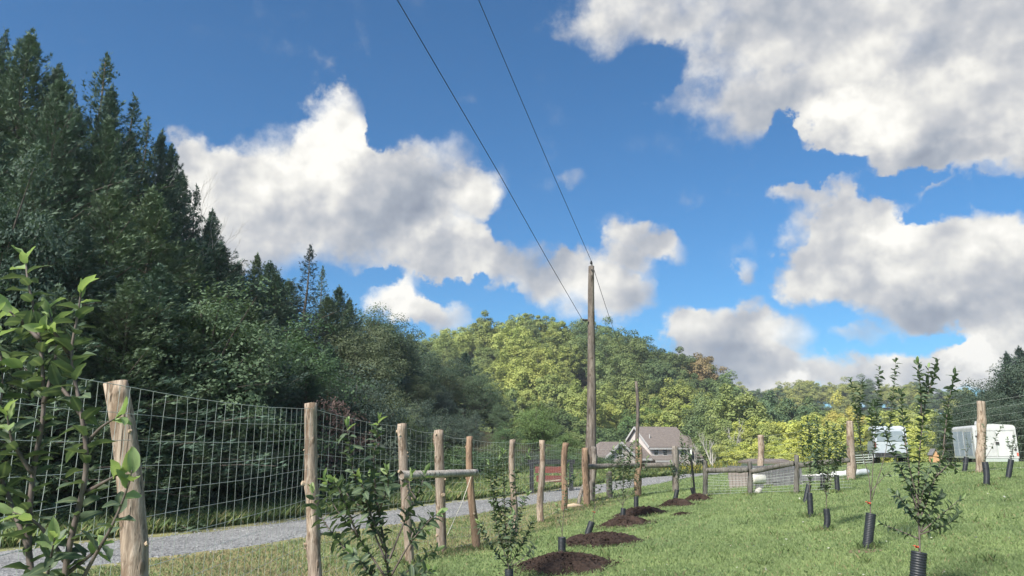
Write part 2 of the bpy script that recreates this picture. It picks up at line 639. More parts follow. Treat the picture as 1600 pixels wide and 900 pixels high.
M['ribbon'] = m_noise('red_tape', (.42, .06, .035), (.60, .12, .06), 20, 0.6, 0.1, 0.001)
M['rope'] = m_noise('pale_cord', (.50, .47, .40), (.66, .62, .54), 40, 0.9, 0.2, 0.001)
M['trim'] = m_noise('dull_white_trim', (.42, .41, .40), (.52, .51, .49), 3, 0.6, 0.05, 0.003)
M['white'] = m_noise('white_paint', (.66, .66, .65), (.80, .80, .79), 3, 0.45, 0.05, 0.003)
M['offwhite'] = m_noise('cream_plastic', (.60, .57, .50), (.76, .73, .66), 6, 0.5, 0.1, 0.004)
M['glass'] = m_noise('dark_glass', (.02, .025, .03), (.05, .055, .06), 2, 0.12, 0.02, 0.001, spec=0.6)
M['grey_board'] = m_noise('grey_board', (.095, .095, .10), (.21, .205, .21), 3, 0.9, 0.5, 0.008, (6, 6, .4), 8)
M['red_paint'] = m_noise('weathered_red_paint', (.12, .040, .034), (.20, .065, .052), 4, 0.75, 0.25, 0.006, (1, 1, 5))
M['black_paint'] = m_noise('black_stain', (.016, .018, .020), (.04, .042, .046), 6, 0.7, 0.3, 0.005)
M['rubber'] = m_noise('rubber', (.015, .015, .016), (.03, .03, .031), 12, 0.8, 0.1, 0.002)
M['stone'] = m_noise('pale_stone', (.35, .33, .30), (.60, .57, .52), 14, 0.9, 0.4, 0.01)
M['board_pink'] = m_noise('pinkish_weathered_board', (.20, .165, .155), (.34, .29, .275), 3, .9, .5, .008, (6, 6, .4), 8)
M['orange_wood'] = m_noise('orange_wood', (.42, .24, .13), (.60, .36, .20), 8, .8, .2, .004)
M['grass'] = m_attr('grass_blade', 0.40, 0.7)


def make_ground_material():
    m, t = new_mat('ground_soil_and_turf')
    a = t.n('ShaderNodeAttribute', attribute_name="Col")
    co = t.n('ShaderNodeNewGeometry').outputs['Position']
    n1 = t.noise(co, 0.55, 6, 0.62)
    n2 = t.noise(co, 14, 5, 0.7)
    n3 = t.noise(co, 3.2, 5, 0.65)
    col = t.v('MULTIPLY', a.outputs['Color'], t.ramp(n1, [(0.3, (.76, .80, .80)), (0.7, (1.2, 1.15, 1.05))]))
    col = t.v('MULTIPLY', col, t.ramp(n2, [(0.3, (.86, .86, .88)), (0.7, (1.12, 1.12, 1.08))]))
    col = t.v('MULTIPLY', col, t.ramp(n3, [(0.32, (.80, .82, .85)), (0.68, (1.16, 1.14, 1.05))]))
    h = t.m('ADD', n2, n3)
    finish(t, principled(t, col, 0.95, h, 0.7, 0.03, spec=0.1))
    return m


def make_gravel_material():
    m, t = new_mat('crushed_grey_gravel')
    co = t.n('ShaderNodeNewGeometry').outputs['Position']
    vo = t.n('ShaderNodeTexVoronoi')
    t.put(vo.inputs['Vector'], co)
    vo.inputs['Scale'].default_value = 26
    n1 = t.noise(co, 0.8, 5, 0.6)
    n2 = t.noise(co, 40, 3, 0.6)
    col = t.ramp(vo.outputs['Color'], [(0.1, (.135, .137, .14)), (0.9, (.315, .317, .32))])
    col = t.v('MULTIPLY', col, t.ramp(n1, [(0.3, (.82, .82, .82)), (0.7, (1.15, 1.14, 1.12))]))
    col = t.v('MULTIPLY', col, t.ramp(n2, [(0.3, (.8, .8, .8)), (0.7, (1.15, 1.15, 1.15))]))
    finish(t, principled(t, col, 0.92, vo.outputs['Distance'], 0.6, 0.02, spec=0.2))
    return m


M['ground'] = make_ground_material()
M['gravel'] = make_gravel_material()
M['mulch'] = m_noise('dark_bark_mulch', (.014, .009, .007), (.066, .042, .032), 30, 0.95, 0.8, 0.02, detail=8)
M['chip'] = m_noise('bark_chip', (.022, .013, .009), (.10, .058, .040), 60, 0.95, 0.3, 0.004)


# ------------------------------------------------------------------ the ground, one sheet to the horizon
def axis(parts):
    out = []
    for a, b, st in parts:
        out.append(np.arange(a, b, st))
    return np.concatenate(out + [[parts[-1][1]]])


def lawn_mask(x, y):
    """0..1: the mown orchard lawn (inside the fence)"""
    fx = np.interp(y, [-5, 4.65, 8.4, 11, 12.2, 14.2, 16.5, 20, 22], [-2.6, -2.3, -2.1, -1.5, -0.7, 0.0, 0.7, 2.0, 2.5])
    nz = 0.35 * np.sin(x * 1.7 + y * 0.9) + 0.25 * np.sin(y * 2.3 - x)
    return sstep(-0.1, 0.9, x - fx + nz * 0.5)


def ground_color(x, y):
    """turf, dry verge, leaf litter: the soil's own colours"""
    x = np.asarray(x, float); y = np.asarray(y, float)
    lawn = np.array((.208, .275, .120))
    dry = np.array((.26, .225, .125))
    litter = np.array((.060, .055, .035))
    field = np.array((.16, .20, .07))
    s = road_x(y) - x
    lm = lawn_mask(x, y)[..., None]
    far = sstep(30, 50, y)[..., None]
    wood = np.maximum(sstep(4.0, 6.0, s), sstep(118, 128, y))[..., None]
    patch = (0.5 + 0.5 * np.sin(x * 0.9 + 2.0 * np.sin(y * 0.5)) * np.sin(y * 0.8 + x * 0.3))[..., None]
    verge = dry * (0.55 + 0.35 * patch) + lawn * (0.45 - 0.35 * patch)
    c = lawn * lm + verge * (1 - lm)
    c = c * (1 - far) + field * far
    c = c * (1 - wood) + litter * wood
    return c


gx = axis([(-700, -200, 50), (-200, -80, 8), (-80, -20, 3), (-20, -8, 0.8), (-8, 16, 0.3), (16, 40, 1.0), (40, 80, 2.5), (80, 260, 8), (260, 700, 50)])
gy = axis([(-120, -20, 20), (-20, 0, 3), (0, 26, 0.3), (26, 44, 0.8), (44, 110, 3), (110, 230, 3.5), (230, 400, 8), (400, 1500, 80)])
XX, YY = np.meshgrid(gx, gy)
ZZ = H(XX, YY)
gv = np.stack([XX, YY, ZZ], -1).reshape(-1, 3)
nx, ny = len(gx), len(gy)
ii = (np.arange(ny - 1)[:, None] * nx + np.arange(nx - 1)[None]).ravel()
gf = np.stack([ii, ii + 1, ii + nx + 1, ii + nx], 1)
ground = link("ground", mesh_np("ground", gv, gf, [M['ground']], True, colors=ground_color(XX, YY).reshape(-1, 3)))
tag(ground, "gently sloping ground with mown lawn and rough verge", kind="structure")

# gravel road: a crowned sheet just above the ground
ry = np.concatenate([np.arange(-30, 0, 2.0), np.arange(0, 40, 0.35), np.arange(40, 100, 2.0)])
rcx = road_x(ry)
rcx = np.convolve(np.pad(rcx, 6, mode='edge'), np.ones(13) / 13, 'valid')
tx = np.gradient(rcx, ry)
nrm = np.stack([1 / np.sqrt(1 + tx ** 2), -tx / np.sqrt(1 + tx ** 2)], 1)
us = np.linspace(-1, 1, 13)
rv = []
rr = np.random.default_rng(3)
edge_l = 1.45 + 0.12 * np.convolve(rr.normal(size=len(ry) + 8), np.ones(9) / 3, 'valid')
edge_r = 1.45 + 0.12 * np.convolve(rr.normal(size=len(ry) + 8), np.ones(9) / 3, 'valid')
for k in range(len(ry)):
    for u in us:
        w = edge_r[k] if u > 0 else edge_l[k]
        x = rcx[k] + nrm[k, 0] * u * w
        y = ry[k] + nrm[k, 1] * u * w
        rut = -0.012 * math.exp(-((abs(u) - 0.55) / 0.16) ** 2)
        rv.append((x, y, h1(x, y) + 0.012 + 0.02 * (1 - u * u) + rut - (0.03 if abs(u) == 1 else 0)))
nu = len(us)
ii = (np.arange(len(ry) - 1)[:, None] * nu + np.arange(nu - 1)[None]).ravel()
rf = np.stack([ii, ii + 1, ii + nu + 1, ii + nu], 1)
road = link("gravel_road", mesh_np("gravel_road", rv, rf, [M['gravel']], True))
tag(road, "grey crushed gravel lane running past the fence", kind="structure")


def on_road(x, y, margin=1.55):
    return np.abs(x - np.interp(y, ry, rcx)) < margin / np.interp(y, ry, nrm[:, 0])


# loose stones on the lane
def stones():
    r = np.random.default_rng(5)
    n = 9000
    y = r.uniform(6, 34, n)
    u = r.uniform(-1, 1, n)
    k = np.interp(y, ry, np.arange(len(ry)))
    k = k.astype(int)
    x = rcx[k] + nrm[k, 0] * u * 1.5
    yy = ry[k] + nrm[k, 1] * u * 1.5 + r.uniform(-.2, .2, n)
    s = r.uniform(.010, .028, n) * (0.6 + y / 30)
    z = H(x, yy) + 0.012 + 0.02 * (1 - u * u)
    base = np.array([(1, 0, 0), (-.5, .87, 0), (-.5, -.87, 0), (0.1, 0.05, .8)])
    ang = r.uniform(0, 6.28, n)
    ca, sa = np.cos(ang), np.sin(ang)
    b = base[None] * s[:, None, None] * r.uniform(.6, 1.3, (n, 4, 1))
    vx = b[..., 0] * ca[:, None] - b[..., 1] * sa[:, None] + x[:, None]
    vy = b[..., 0] * sa[:, None] + b[..., 1] * ca[:, None] + yy[:, None]
    vz = b[..., 2] + z[:, None] - 0.004
    v = np.stack([vx, vy, vz], -1).reshape(-1, 3)
    o = np.arange(n)[:, None] * 4
    f = np.concatenate([o + np.array([[0, 1, 3]]), o + np.array([[1, 2, 3]]), o + np.array([[2, 0, 3]])])
    return link("gravel", mesh_np("gravel", v, f, [M['gravel']]))


tag(stones(), "loose crushed stones scattered on the grey lane", "gravel", kind="stuff")


# ------------------------------------------------------------------ grass
def blades(name, x, y, h, w, lean, cols, seed, seg=1):
    r = np.random.default_rng(seed)
    n = len(x)
    ang = r.uniform(0, 6.28, n)
    la = r.uniform(0, 6.28, n)
    z = H(x, y)
    dx, dy = np.cos(ang) * w / 2, np.sin(ang) * w / 2
    lx, ly = np.cos(la) * lean * h, np.sin(la) * lean * h
    v = np.empty((n, 4, 3), np.float32)
    v[:, 0] = np.stack([x - dx, y - dy, z - 0.01], -1)
    v[:, 1] = np.stack([x + dx, y + dy, z - 0.01], -1)
    v[:, 2] = np.stack([x + lx * .35 + dx * .6, y + ly * .35 + dy * .6, z + h * .6], -1)
    v[:, 3] = np.stack([x + lx, y + ly, z + h], -1)
    o = np.arange(n)[:, None] * 4
    f = np.concatenate([o + np.array([[0, 1, 2]]), o + np.array([[0, 2, 3]])])
    c = np.repeat(cols, 4, axis=0)
    return link(name, mesh_np(name, v.reshape(-1, 3), f, [M['grass']], colors=c))


def lawn_grass():
    r = np.random.default_rng(21)
    n = 560000
    d = 3.4 * (36 / 3.4) ** r.uniform(0, 1, n) ** 0.92
    y = d
    x = r.uniform(-1, 1, n) * (0.74 * d + 2.2)
    keep = (~on_road(x, y, 1.5)) & (road_x(y) - x < 1.0)
    x, y, d = x[keep], y[keep], d[keep]
    lm = lawn_mask(x, y)
    h = r.uniform(.018, .044, len(x)) * (1 + 0.25 * (1 - lm)) * (0.9 + d / 60)
    clump = np.sin(x * 5.1 + 3 * np.sin(y * 1.7)) * np.sin(y * 4.3 + 2 * np.sin(x * 2.1))
    h *= 1 + 0.18 * clump
    w = (0.0030 + 0.00062 * d) * r.uniform(.7, 1.3, len(x))
    green = np.array((.218, .288, .126))
    lime = np.array((.278, .342, .168))
    dark = np.array((.180, .262, .102))
    straw = np.array((.40, .345, .205))
    t = r.uniform(0, 1, (len(x), 1))
    c = np.where(t < .5, green + (lime - green) * r.uniform(0, 1, (len(x), 1)), green + (dark - green) * r.uniform(0, 1, (len(x), 1)))
    ps = 0.03 + 0.50 * (1 - lm) * (0.6 + 0.4 * np.sin(x * 1.3 + 2 * np.sin(y * .6)))
    c = np.where((r.uniform(0, 1, len(x)) < ps)[:, None], straw * r.uniform(.7, 1.1, (len(x), 1)), c)
    return blades("lawn_grass", x, y, h, w, 0.75, c, 22)


tag(lawn_grass(), "short mown green grass covering the orchard lawn", "grass", kind="stuff")


def verge_grass():
    r = np.random.default_rng(31)
    n = 60000
    y = r.uniform(7, 42, n)
    s = 1.75 + r.exponential(1.3, n)
    x = np.interp(y, ry, rcx) - s / np.interp(y, ry, nrm[:, 0])
    keep = s < 6
    x, y, s = x[keep], y[keep], s[keep]
    h = r.uniform(.10, .30, len(x)) * np.clip(0.35 + s / 3.0, .3, 1.6)
    w = r.uniform(.008, .02, len(x)) * (0.6 + y / 30)
    a = np.array((.24, .32, .12)); b = np.array((.40, .38, .19)); k = np.array((.15, .22, .09))
    t = r.uniform(0, 1, (len(x), 1))
    c = np.where(t < .45, a, np.where(t < .65, b, k)) * r.uniform(.7, 1.2, (len(x), 1))
    return blades("verge_grass", x, y, h, w, 0.7, c, 33)


tag(verge_grass(), "tall rough grass and weeds along the forest edge of the lane", "grass", kind="stuff")


def meadow():
    """goldenrod and tall weeds beyond the lane, below the house"""
    r = np.random.default_rng(41)
    n = 42000
    y = r.uniform(33, 62, n)
    x = r.uniform(-2, 26, n)
    s = x - np.interp(y, ry, rcx)
    keep = (np.abs(s) > 2.0) & ((s < 0) | (y > 44)) & (road_x(y) - x < 16)
    x, y = x[keep], y[keep]
    n = len(x)
    h = r.uniform(.25, .62, n)
    w = r.uniform(.03, .08, n)
    c = np.array((.12, .165, .065)) * r.uniform(.6, 1.3, (n, 1))
    yel = (np.sin(x * .8 + 2 * np.sin(y * .4)) > -.1) & (r.uniform(0, 1, n) < .5) & (x > 4) & (x < 15) & (y > 36)
    cc = np.repeat(c, 4, axis=0).reshape(n, 4, 3)
    cc[yel, 3] = np.array((.50, .42, .08))
    cc[yel, 2] = np.array((.34, .30, .04))
    o = blades("goldenrod_meadow", x, y, h, w, 0.35, c, 43)
    at = o.data.color_attributes["Col"]
    full = np.ones((n * 4, 4), np.float32)
    full[:, :3] = cc.reshape(-1, 3)
    at.data.foreach_set("color", full.ravel())
    return o


tag(meadow(), "yellow flowering goldenrod meadow below the house", "meadow", kind="stuff")


# ------------------------------------------------------------------ tree generators
def quads_from(c, u, v, lu, lv):
    """diamond leaves: centre c, axes u (length lu) and v (width lv)"""
    n = len(c)
    vv = np.empty((n, 4, 3), np.float32)
    vv[:, 0] = c - u * lu[:, None]
    vv[:, 1] = c - v * lv[:, None] + u * (lu * .1)[:, None]
    vv[:, 2] = c + u * lu[:, None]
    vv[:, 3] = c + v * lv[:, None] + u * (lu * .1)[:, None]
    o = np.arange(n)[:, None] * 4
    return vv.reshape(-1, 3), o + np.array([[0, 1, 2, 3]])


def unit(a):
    return a / np.maximum(1e-9, np.linalg.norm(a, axis=-1, keepdims=True))


def cedar_meshes(name, seed, height=12.0, radius=2.6, nb=230, spray=36, lean=0.0, open_top=False, size=0.17, low=0.05):
    """conifer: tapered trunk with ascending limbs and feathery sprays"""
    r = np.random.default_rng(seed)
    rs = random.Random(seed)
    mb = MB()
    tp = [Vector((lean * (k / 8) ** 2 + 0.06 * rs.uniform(-1, 1), 0.06 * rs.uniform(-1, 1), height * k / 8)) for k in range(9)]
    mb.tube(tp, [max(.015, .17 * (1 - k / 8.2)) * height / 12 for k in range(9)], 7)
    C, U, V = [], [], []
    LU, LV = [], []
    for i in range(nb):
        t = low + (1 - low) * (1 - (1 - (i + r.random()) / nb) ** 1.15)
        zb = t * height
        az = i * 2.399 + r.uniform(-.5, .5)
        prof = (1 - t) ** (1.0 if open_top else .82) * (0.55 + 0.45 * min(1, t / 0.18))
        gap = 1.0 if not open_top or t < .5 else (0.55 + 0.9 * r.random())
        L = radius * prof * (r.uniform(.45, 1.05) if i % 6 else r.uniform(1.0, 1.45)) * gap + .10 * r.uniform(.4, 1.6)
        rise = r.uniform(.0, .5) + 1.1 * t ** 1.5
        dirv = np.array([math.cos(az), math.sin(az), rise])
        dirv /= np.linalg.norm(dirv)
        xb = lean * t ** 2
        b = np.array([xb, 0, zb])
        nseg = 5
        pts = [b + dirv * L * s + np.array([0, 0, -0.28 * L * (s ** 2) * (1 - t)]) for s in np.linspace(0, 1, nseg)]
        if L > 0.9 and i % 2 == 0:
            mb.tube([Vector(q) for q in pts], [max(.006, .028 * (1 - .8 * s) * L / 2) for s in np.linspace(0, 1, nseg)], 4, False)
        n = int(spray * (0.16 + L / radius))
        s = r.uniform(.18, 1.05, n) ** 0.75
        pb = b + dirv * (L * s)[:, None]
        pb[:, 2] -= 0.28 * L * s ** 2 * (1 - t)
        side = np.cross(dirv, [0, 0, 1.0]); side /= np.linalg.norm(side)
        spread = 0.34 * L * (1.05 - s) + 0.10
        off = side * (r.uniform(-1, 1, n) * spread)[:, None] + np.array([0, 0, 1.0]) * (r.normal(0, .10, n) * (0.5 + L / 3))[:, None]
        c = pb + off
        sgn = np.sign(r.uniform(-1, 1, n))[:, None]
        u = unit(dirv * r.uniform(.5, 1.1, (n, 1)) + side * sgn * r.uniform(.1, .9, (n, 1)) + np.array([0, 0, 1.0]) * r.uniform(-.35, .55, (n, 1)))
        v = unit(np.cross(u, unit(r.normal(0, 1, (n, 3)) * .9 + np.array([0, 0, .9]))))
        C.append(c); U.append(u); V.append(v)
        sz = size * r.uniform(.55, 1.3, n) * (1.05 - .5 * t)
        LU.append(sz); LV.append(sz * r.uniform(.10, .19, n))
    # leader shoots
    n = 40
    zt = height * (1.03 - r.uniform(0, .11, n))
    C.append(np.stack([lean * (zt / height) ** 2 + r.normal(0, .03, n), r.normal(0, .03, n), zt], -1))
    U.append(unit(np.stack([r.normal(0, .35, n), r.normal(0, .35, n), np.full(n, 1.0)], -1)))
    V.append(unit(r.normal(0, 1, (n, 3))))
    LU.append(size * r.uniform(.5, 1.0, n)); LV.append(size * .16 * np.ones(n))
    C, U, V, LU, LV = (np.concatenate(q) for q in (C, U, V, LU, LV))
    # every spray is a main frond and two side fronds
    W = unit(np.cross(U, V))
    allv, allf = [], []
    base = 0
    for a, ls in ((0.0, 1.0), (0.75, .62), (-0.75, .62)):
        u2 = unit(U * math.cos(a) + V * math.sin(a))
        v2 = unit(V * math.cos(a) - U * math.sin(a) + W * 0.3)
        cc = C + (u2 - U) * (LU * .35)[:, None]
        vv, ff = quads_from(cc, u2, v2, LU * ls, LV * ls)
        allv.append(vv); allf.append(ff + base)
        base += len(vv)
    crown = mesh_np(name + "_crown", np.concatenate(allv), np.concatenate(allf), [M['cedar']])
    return mb.mesh(name + "_trunk", M['bark'], True), crown


def broad_meshes(name, seed, height=10.0, radius=3.6, lobes=60, leaves=46, leaf=.22, base=.22, bark='bark', droop=0.2, trunk_r=.16, round_=1.0, squash=.42):
    """broadleaf tree: trunk, limbs to every leaf lobe, many small leaf faces"""
    r = np.random.default_rng(seed)
    rs = random.Random(seed)
    mb = MB()
    cz = height * (base + (1 - base) * .5)
    rz = height * (1 - base) * .5
    fork = height * max(.08, base * .9)
    mb.tube([Vector((0, 0, 0)), Vector((rs.uniform(-.1, .1), rs.uniform(-.1, .1), fork * .5)), Vector((rs.uniform(-.15, .15), rs.uniform(-.15, .15), fork)),
             Vector((rs.uniform(-.3, .3), rs.uniform(-.3, .3), cz)), Vector((rs.uniform(-.3, .3), rs.uniform(-.3, .3), cz + rz * .8))],
            [trunk_r, trunk_r * .85, trunk_r * .7, trunk_r * .4, trunk_r * .08], 7)
    C, U, V, LU, LV = [], [], [], [], []
    for i in range(lobes):
        th = i * 2.399
        zz = 1 - 2 * (i + .5) / lobes
        shell = r.uniform(.55, 1.0) if i % 4 else r.uniform(.1, .55)
        rr_ = math.sqrt(max(0, 1 - zz * zz))
        wob = 1 + .30 * math.sin(th * 3 + seed) + r.uniform(-.14, .14)
        p = np.array([math.cos(th) * rr_ * radius * wob, math.sin(th) * rr_ * radius * wob, zz * rz * (1 + r.uniform(-.1, .12))]) * shell
        if zz < 0:
            p[:2] *= .85
        p[2] += cz
        out = unit(p - np.array([0, 0, cz - rz * .3]))
        lr = radius * r.uniform(.19, .36) * round_
        if i % 2 == 0:
            a = Vector((0, 0, min(p[2] * .75, max(fork, p[2] - 1.2 * radius))))
            e = Vector(p)
            mid = a.lerp(e, .5) + Vector((0, 0, .12 * radius))
            mb.tube([a, mid, e], [trunk_r * .3, trunk_r * .18, trunk_r * .05], 4, False)
        n = int(leaves * r.uniform(.7, 1.3))
        q = unit(r.normal(0, 1, (n, 3)))
        q[:, 2] = np.abs(q[:, 2]) * np.where(r.random(n) < .75, 1, -.7)
        rad = lr * r.uniform(.55, 1.05, n)
        q2 = q * np.array([1, 1, squash + .3])
        c = p + q2 * rad[:, None]
        nrm_ = unit(q * .7 + out * .5 + np.array([0, 0, .35]) + r.normal(0, .38, (n, 3)))
        u = unit(np.cross(nrm_, r.normal(0, 1, (n, 3))))
        u[:, 2] -= droop
        u = unit(u)
        v = unit(np.cross(nrm_, u))
        C.append(c); U.append(u); V.append(v)
        s = leaf * r.uniform(.65, 1.35, n)
        LU.append(s); LV.append(s * r.uniform(.42, .62, n))
    C, U, V, LU, LV = (np.concatenate(q) for q in (C, U, V, LU, LV))
    vv, ff = quads_from(C, U, V, LU, LV)
    return mb.mesh(name + "_trunk", M[bark], True), mesh_np(name + "_crown", vv, ff, [M['broad']])


def snag_mesh(name, seed, height, spread, depth=4, r0=.05, bark='pale_bark'):
    """leafless branching tree"""
    rs = random.Random(seed)
    mb = MB()

    def grow(p, d, L, rad, lv):
        pts = [p]
        q = p.copy()
        dd = d.copy()
        for k in range(3):
            dd = (dd + Vector((rs.uniform(-.2, .2), rs.uniform(-.2, .2), rs.uniform(-.05, .2)))).normalized()
            q = q + dd * L / 3
            pts.append(q.copy())
        mb.tube(pts, [rad, rad * .85, rad * .7, rad * .5], 4 if lv < depth else 5, False)
        if lv > 0:
            for k in range(rs.randint(2, 4)):
                nd = (dd + Vector((rs.uniform(-1, 1), rs.uniform(-1, 1), rs.uniform(-.1, .6))) * spread).normalized()
                grow(pts[rs.choice((1, 2, 3, 3))], nd, L * rs.uniform(.5, .75), rad * .5, lv - 1)
    grow(Vector((0, 0, 0)), Vector((0, 0, 1)), height * .45, r0, depth)
    return mb.mesh(name, M[bark])


def plant(name, meshes, x, y, scale, rz, color, label, cat="tree", group=None, sz=None, z=None, sink=0.05):
    root = empty(name, (x, y, (h1(x, y) if z is None else z) - sink), rz)
    root.scale = (scale, scale, sz if sz else scale)
    tk = link("trunk", meshes[0], root)
    cr = link("crown", meshes[1], root)
    cr.color = (*color, 1)
    tag(root, label, cat, group)
    return root


def top_to_height(px, py, Y):
    """ground position and tree height for a tree whose tip is at photo pixel (px, py), at distance Y"""
    q = P(px, py, Y)
    return q.x, Y, q.z - h1(q.x, Y)


# ------------------------------------------------------------------ forest on the left
cedars = [
    cedar_meshes("cedar_a", 1, 12, 4.3, 300, 110),
    cedar_meshes("cedar_b", 2, 12, 3.7, 280, 105, lean=.3),
    cedar_meshes("cedar_c", 3, 12, 4.8, 310, 110),
    cedar_meshes("cedar_open", 4, 12, 3.4, 150, 60, lean=-.2, open_top=True, size=.14),
]
near_broad = [
    broad_meshes("roadside_tree_a", 51, 7, 2.6, 130, 190, .058, .12, droop=.5),
    broad_meshes("roadside_tree_b", 52, 7, 2.4, 120, 190, .052, .15, droop=.7),
    broad_meshes("roadside_tree_c", 53, 7, 3.0, 140, 190, .064, .10, droop=.4),
]
shrubs = [
    broad_meshes("shrub_a", 61, 2.4, 1.5, 70, 110, .045, .02, trunk_r=.03, droop=.3),
    broad_meshes("shrub_b", 62, 2.4, 1.3, 60, 110, .040, .02, trunk_r=.03, droop=.5),
]
DG = (.034, .060, .046)
cg = [(.078, .126, .092), (.094, .142, .092), (.068, .114, .088), (.106, .152, .090), (.084, .128, .102)]
rs = random.Random(99)
GRP = "cedars of the dark wood on the left"
special = [
    # tip px, py, distance, kind, width factor, label
    (48, 60, 23, 0, 1.05, "tall dark cedar at far left with a ragged double tip"),
    (153, 92, 25, 3, 1.35, "cedar with a thin open spire second from the left"),
    (216, 165, 26, 3, 1.25, "thin open cedar spire right of the taller spire"),
    (400, 398, 33, 1, 1.05, "pointed cedar just left of the dark lacy cedar"),
    (478, 388, 35, 3, 1.55, "dark lacy open cedar standing clear against the cloud"),
]
for px, py, Y, k, wf, lab in special:
    x, y, hh = top_to_height(px, py, Y)
    plant("cedar_tree", cedars[k], x, y, hh / 12 * wf, rs.uniform(0, 6.28), cg[rs.randrange(5)] if px != 478 else (.048, .074, .076), lab, "cedar tree", GRP, sz=hh / 12)
mass = [(75, 105, 24, 1), (110, 150, 23, 3), (178, 150, 25, 1), (232, 190, 27, 3), (268, 235, 27, 0), (-10, 85, 24, 1), (20, 60, 25, 3), (310, 300, 29, 3), (335, 330, 33, 1), (500, 420, 39, 3), (422, 412, 36, 2), (530, 450, 40, 0), (590, 480, 48, 3), (-190, 40, 20, 0), (-90, 30, 22, 2), (-20, 95, 19, 1), (20, 110, 26, 2), (95, 130, 21, 2), (120, 175, 27, 0), (185, 190, 22, 1), (205, 215, 28, 2),
        (250, 215, 28, 1), (240, 300, 21, 0), (285, 275, 30, 0), (322, 345, 31, 1), (345, 385, 28, 2), (372, 415, 34, 0), (300, 380, 24, 2), (432, 430, 31, 0),
        (452, 440, 38, 2), (512, 465, 37, 0), (545, 470, 42, 1), (575, 490, 46, 2), (610, 500, 50, 0), (638, 525, 54, 1), (560, 520, 36, 2), (600, 560, 41, 0),
        (668, 545, 58, 2), (655, 590, 48, 1), (700, 560, 62, 0), (727, 552, 66, 2), (745, 575, 60, 1), (690, 605, 52, 2), (770, 600, 66, 0), (520, 540, 30, 1),
        (460, 520, 27, 2), (390, 470, 25, 0), (330, 450, 22, 1), (180, 300, 19, 2), (60, 230, 17.5, 0), (780, 630, 58, 2), (720, 640, 50, 0), (620, 610, 40, 1), (-60, 200, 17, 1), (130, 360, 17, 1), (10, 330, 15.5, 2), (250, 420, 17.5, 0), (205, 440, 16.5, 2), (420, 500, 20.5, 1), (480, 560, 22, 0), (555, 575, 25, 2), (600, 600, 28, 1), (650, 620, 31, 0), (690, 640, 34, 2), (380, 540, 19, 2), (735, 640, 40, 1), (300, 520, 17.5, 1), (90, 450, 15, 2)]
for px, py, Y, k in mass:
    x, y, hh = top_to_height(px, py, Y)
    wf = max(.9, min(1.5, 10 / hh))
    if px >= 540 and (px + k) % 3 != 0:
        f = hh / 7
        plant("leafy_tree", near_broad[k % 3], x, y, f * rs.uniform(.85, 1.1), rs.uniform(0, 6.28), [(.085, .128, .085), (.10, .145, .085), (.12, .15, .085), (.09, .125, .10)][rs.randrange(4)],
              "leafy tree in the lower right end of the dark wood", "tree", "leafy trees at the edge of the wood", sz=f)
        continue
    plant("cedar_tree", cedars[k], x, y, hh / 12 * wf * rs.uniform(.95, 1.2), rs.uniform(0, 6.28), cg[rs.randrange(5)], "low cedar at the front edge of the wood behind the wire fence" if Y < 35 and py > 410 else "tall cedar of the dark wood rising to the skyline at upper left" if px < 300 else "dark cedar where the wood slopes down toward the power pole", "cedar tree", GRP, sz=hh / 12)
# broadleaf trees standing at the edge of the wood
edge_t = [(330, 440, 18.5, 0, (.105, .158, .088), "pale green leafy tree leaning out of the wood behind the near fence"),
          (20, 265, 15.5, 1, (.070, .108, .081), "drooping leafy tree at the left edge above the apple sapling"),
          (445, 500, 23, 0, (.088, .149, .074), "bright green tree in front of the cedars below the lacy cedar"),
          (838, 630, 50, 2, (.149, .219, .079), "round green tree between the wood and the power pole"),
          (790, 660, 40, 1, (.105, .166, .079), "leafy tree in front of the dark cedars behind the red sign"),
          (885, 672, 44, 0, (.131, .193, .074), "small leafy tree just left of the power pole")]
for px, py, Y, k, c, lab in edge_t:
    x, y, hh = top_to_height(px, py, Y)
    f = hh / 7
    plant("leafy_tree", near_broad[k], x, y, min(f * 1.1, f * .6 + .5) * (.62 if px == 20 else 1), rs.uniform(0, 6.28), c, lab, "tree", "leafy trees at the edge of the wood", sz=f)
# shrubs along the verge
sh = [(20, 700, 13.2), (110, 690, 13.8), (190, 660, 14.6), (265, 690, 15.2), (320, 660, 16.0), (380, 690, 16.8), (440, 640, 18.0), (500, 625, 19.0), (560, 690, 20),
      (600, 660, 21.5), (650, 700, 23), (700, 690, 25), (735, 700, 27), (780, 690, 31), (830, 705, 34), (870, 700, 36), (910, 705, 38), (945, 712, 40), (60, 640, 15), (150, 620, 16.5),
      (230, 610, 17.5), (350, 610, 19), (410, 580, 20), (620, 640, 26), (680, 660, 30)]
shc = [(.088, .140, .070), (.105, .161, .074), (.074, .123, .070), (.123, .172, .084), (.096, .123, .091)]
for i, (px, py, Y) in enumerate(sh):
    x, y, hh = top_to_height(px, py, Y * 1.13)
    c = shc[i % 5]
    lab = "leafy roadside shrub under the dark wood beyond the lane"
    nm = "shrub"
    if (px, py) == (500, 625):
        c, lab = (.140, .098, .088), "reddish brown shrub behind the second fence post"
    if (px, py) == (410, 580):
        c, lab = (.149, .175, .140), "grey green thin shrub below the lacy cedar"
    f = max(.5, hh / 2.4)
    plant(nm, shrubs[i % 2], x, y, min(1.6, .7 + f * .35), rs.uniform(0, 6.28), c, lab, "shrub", "shrubs along the far side of the lane", sz=f)
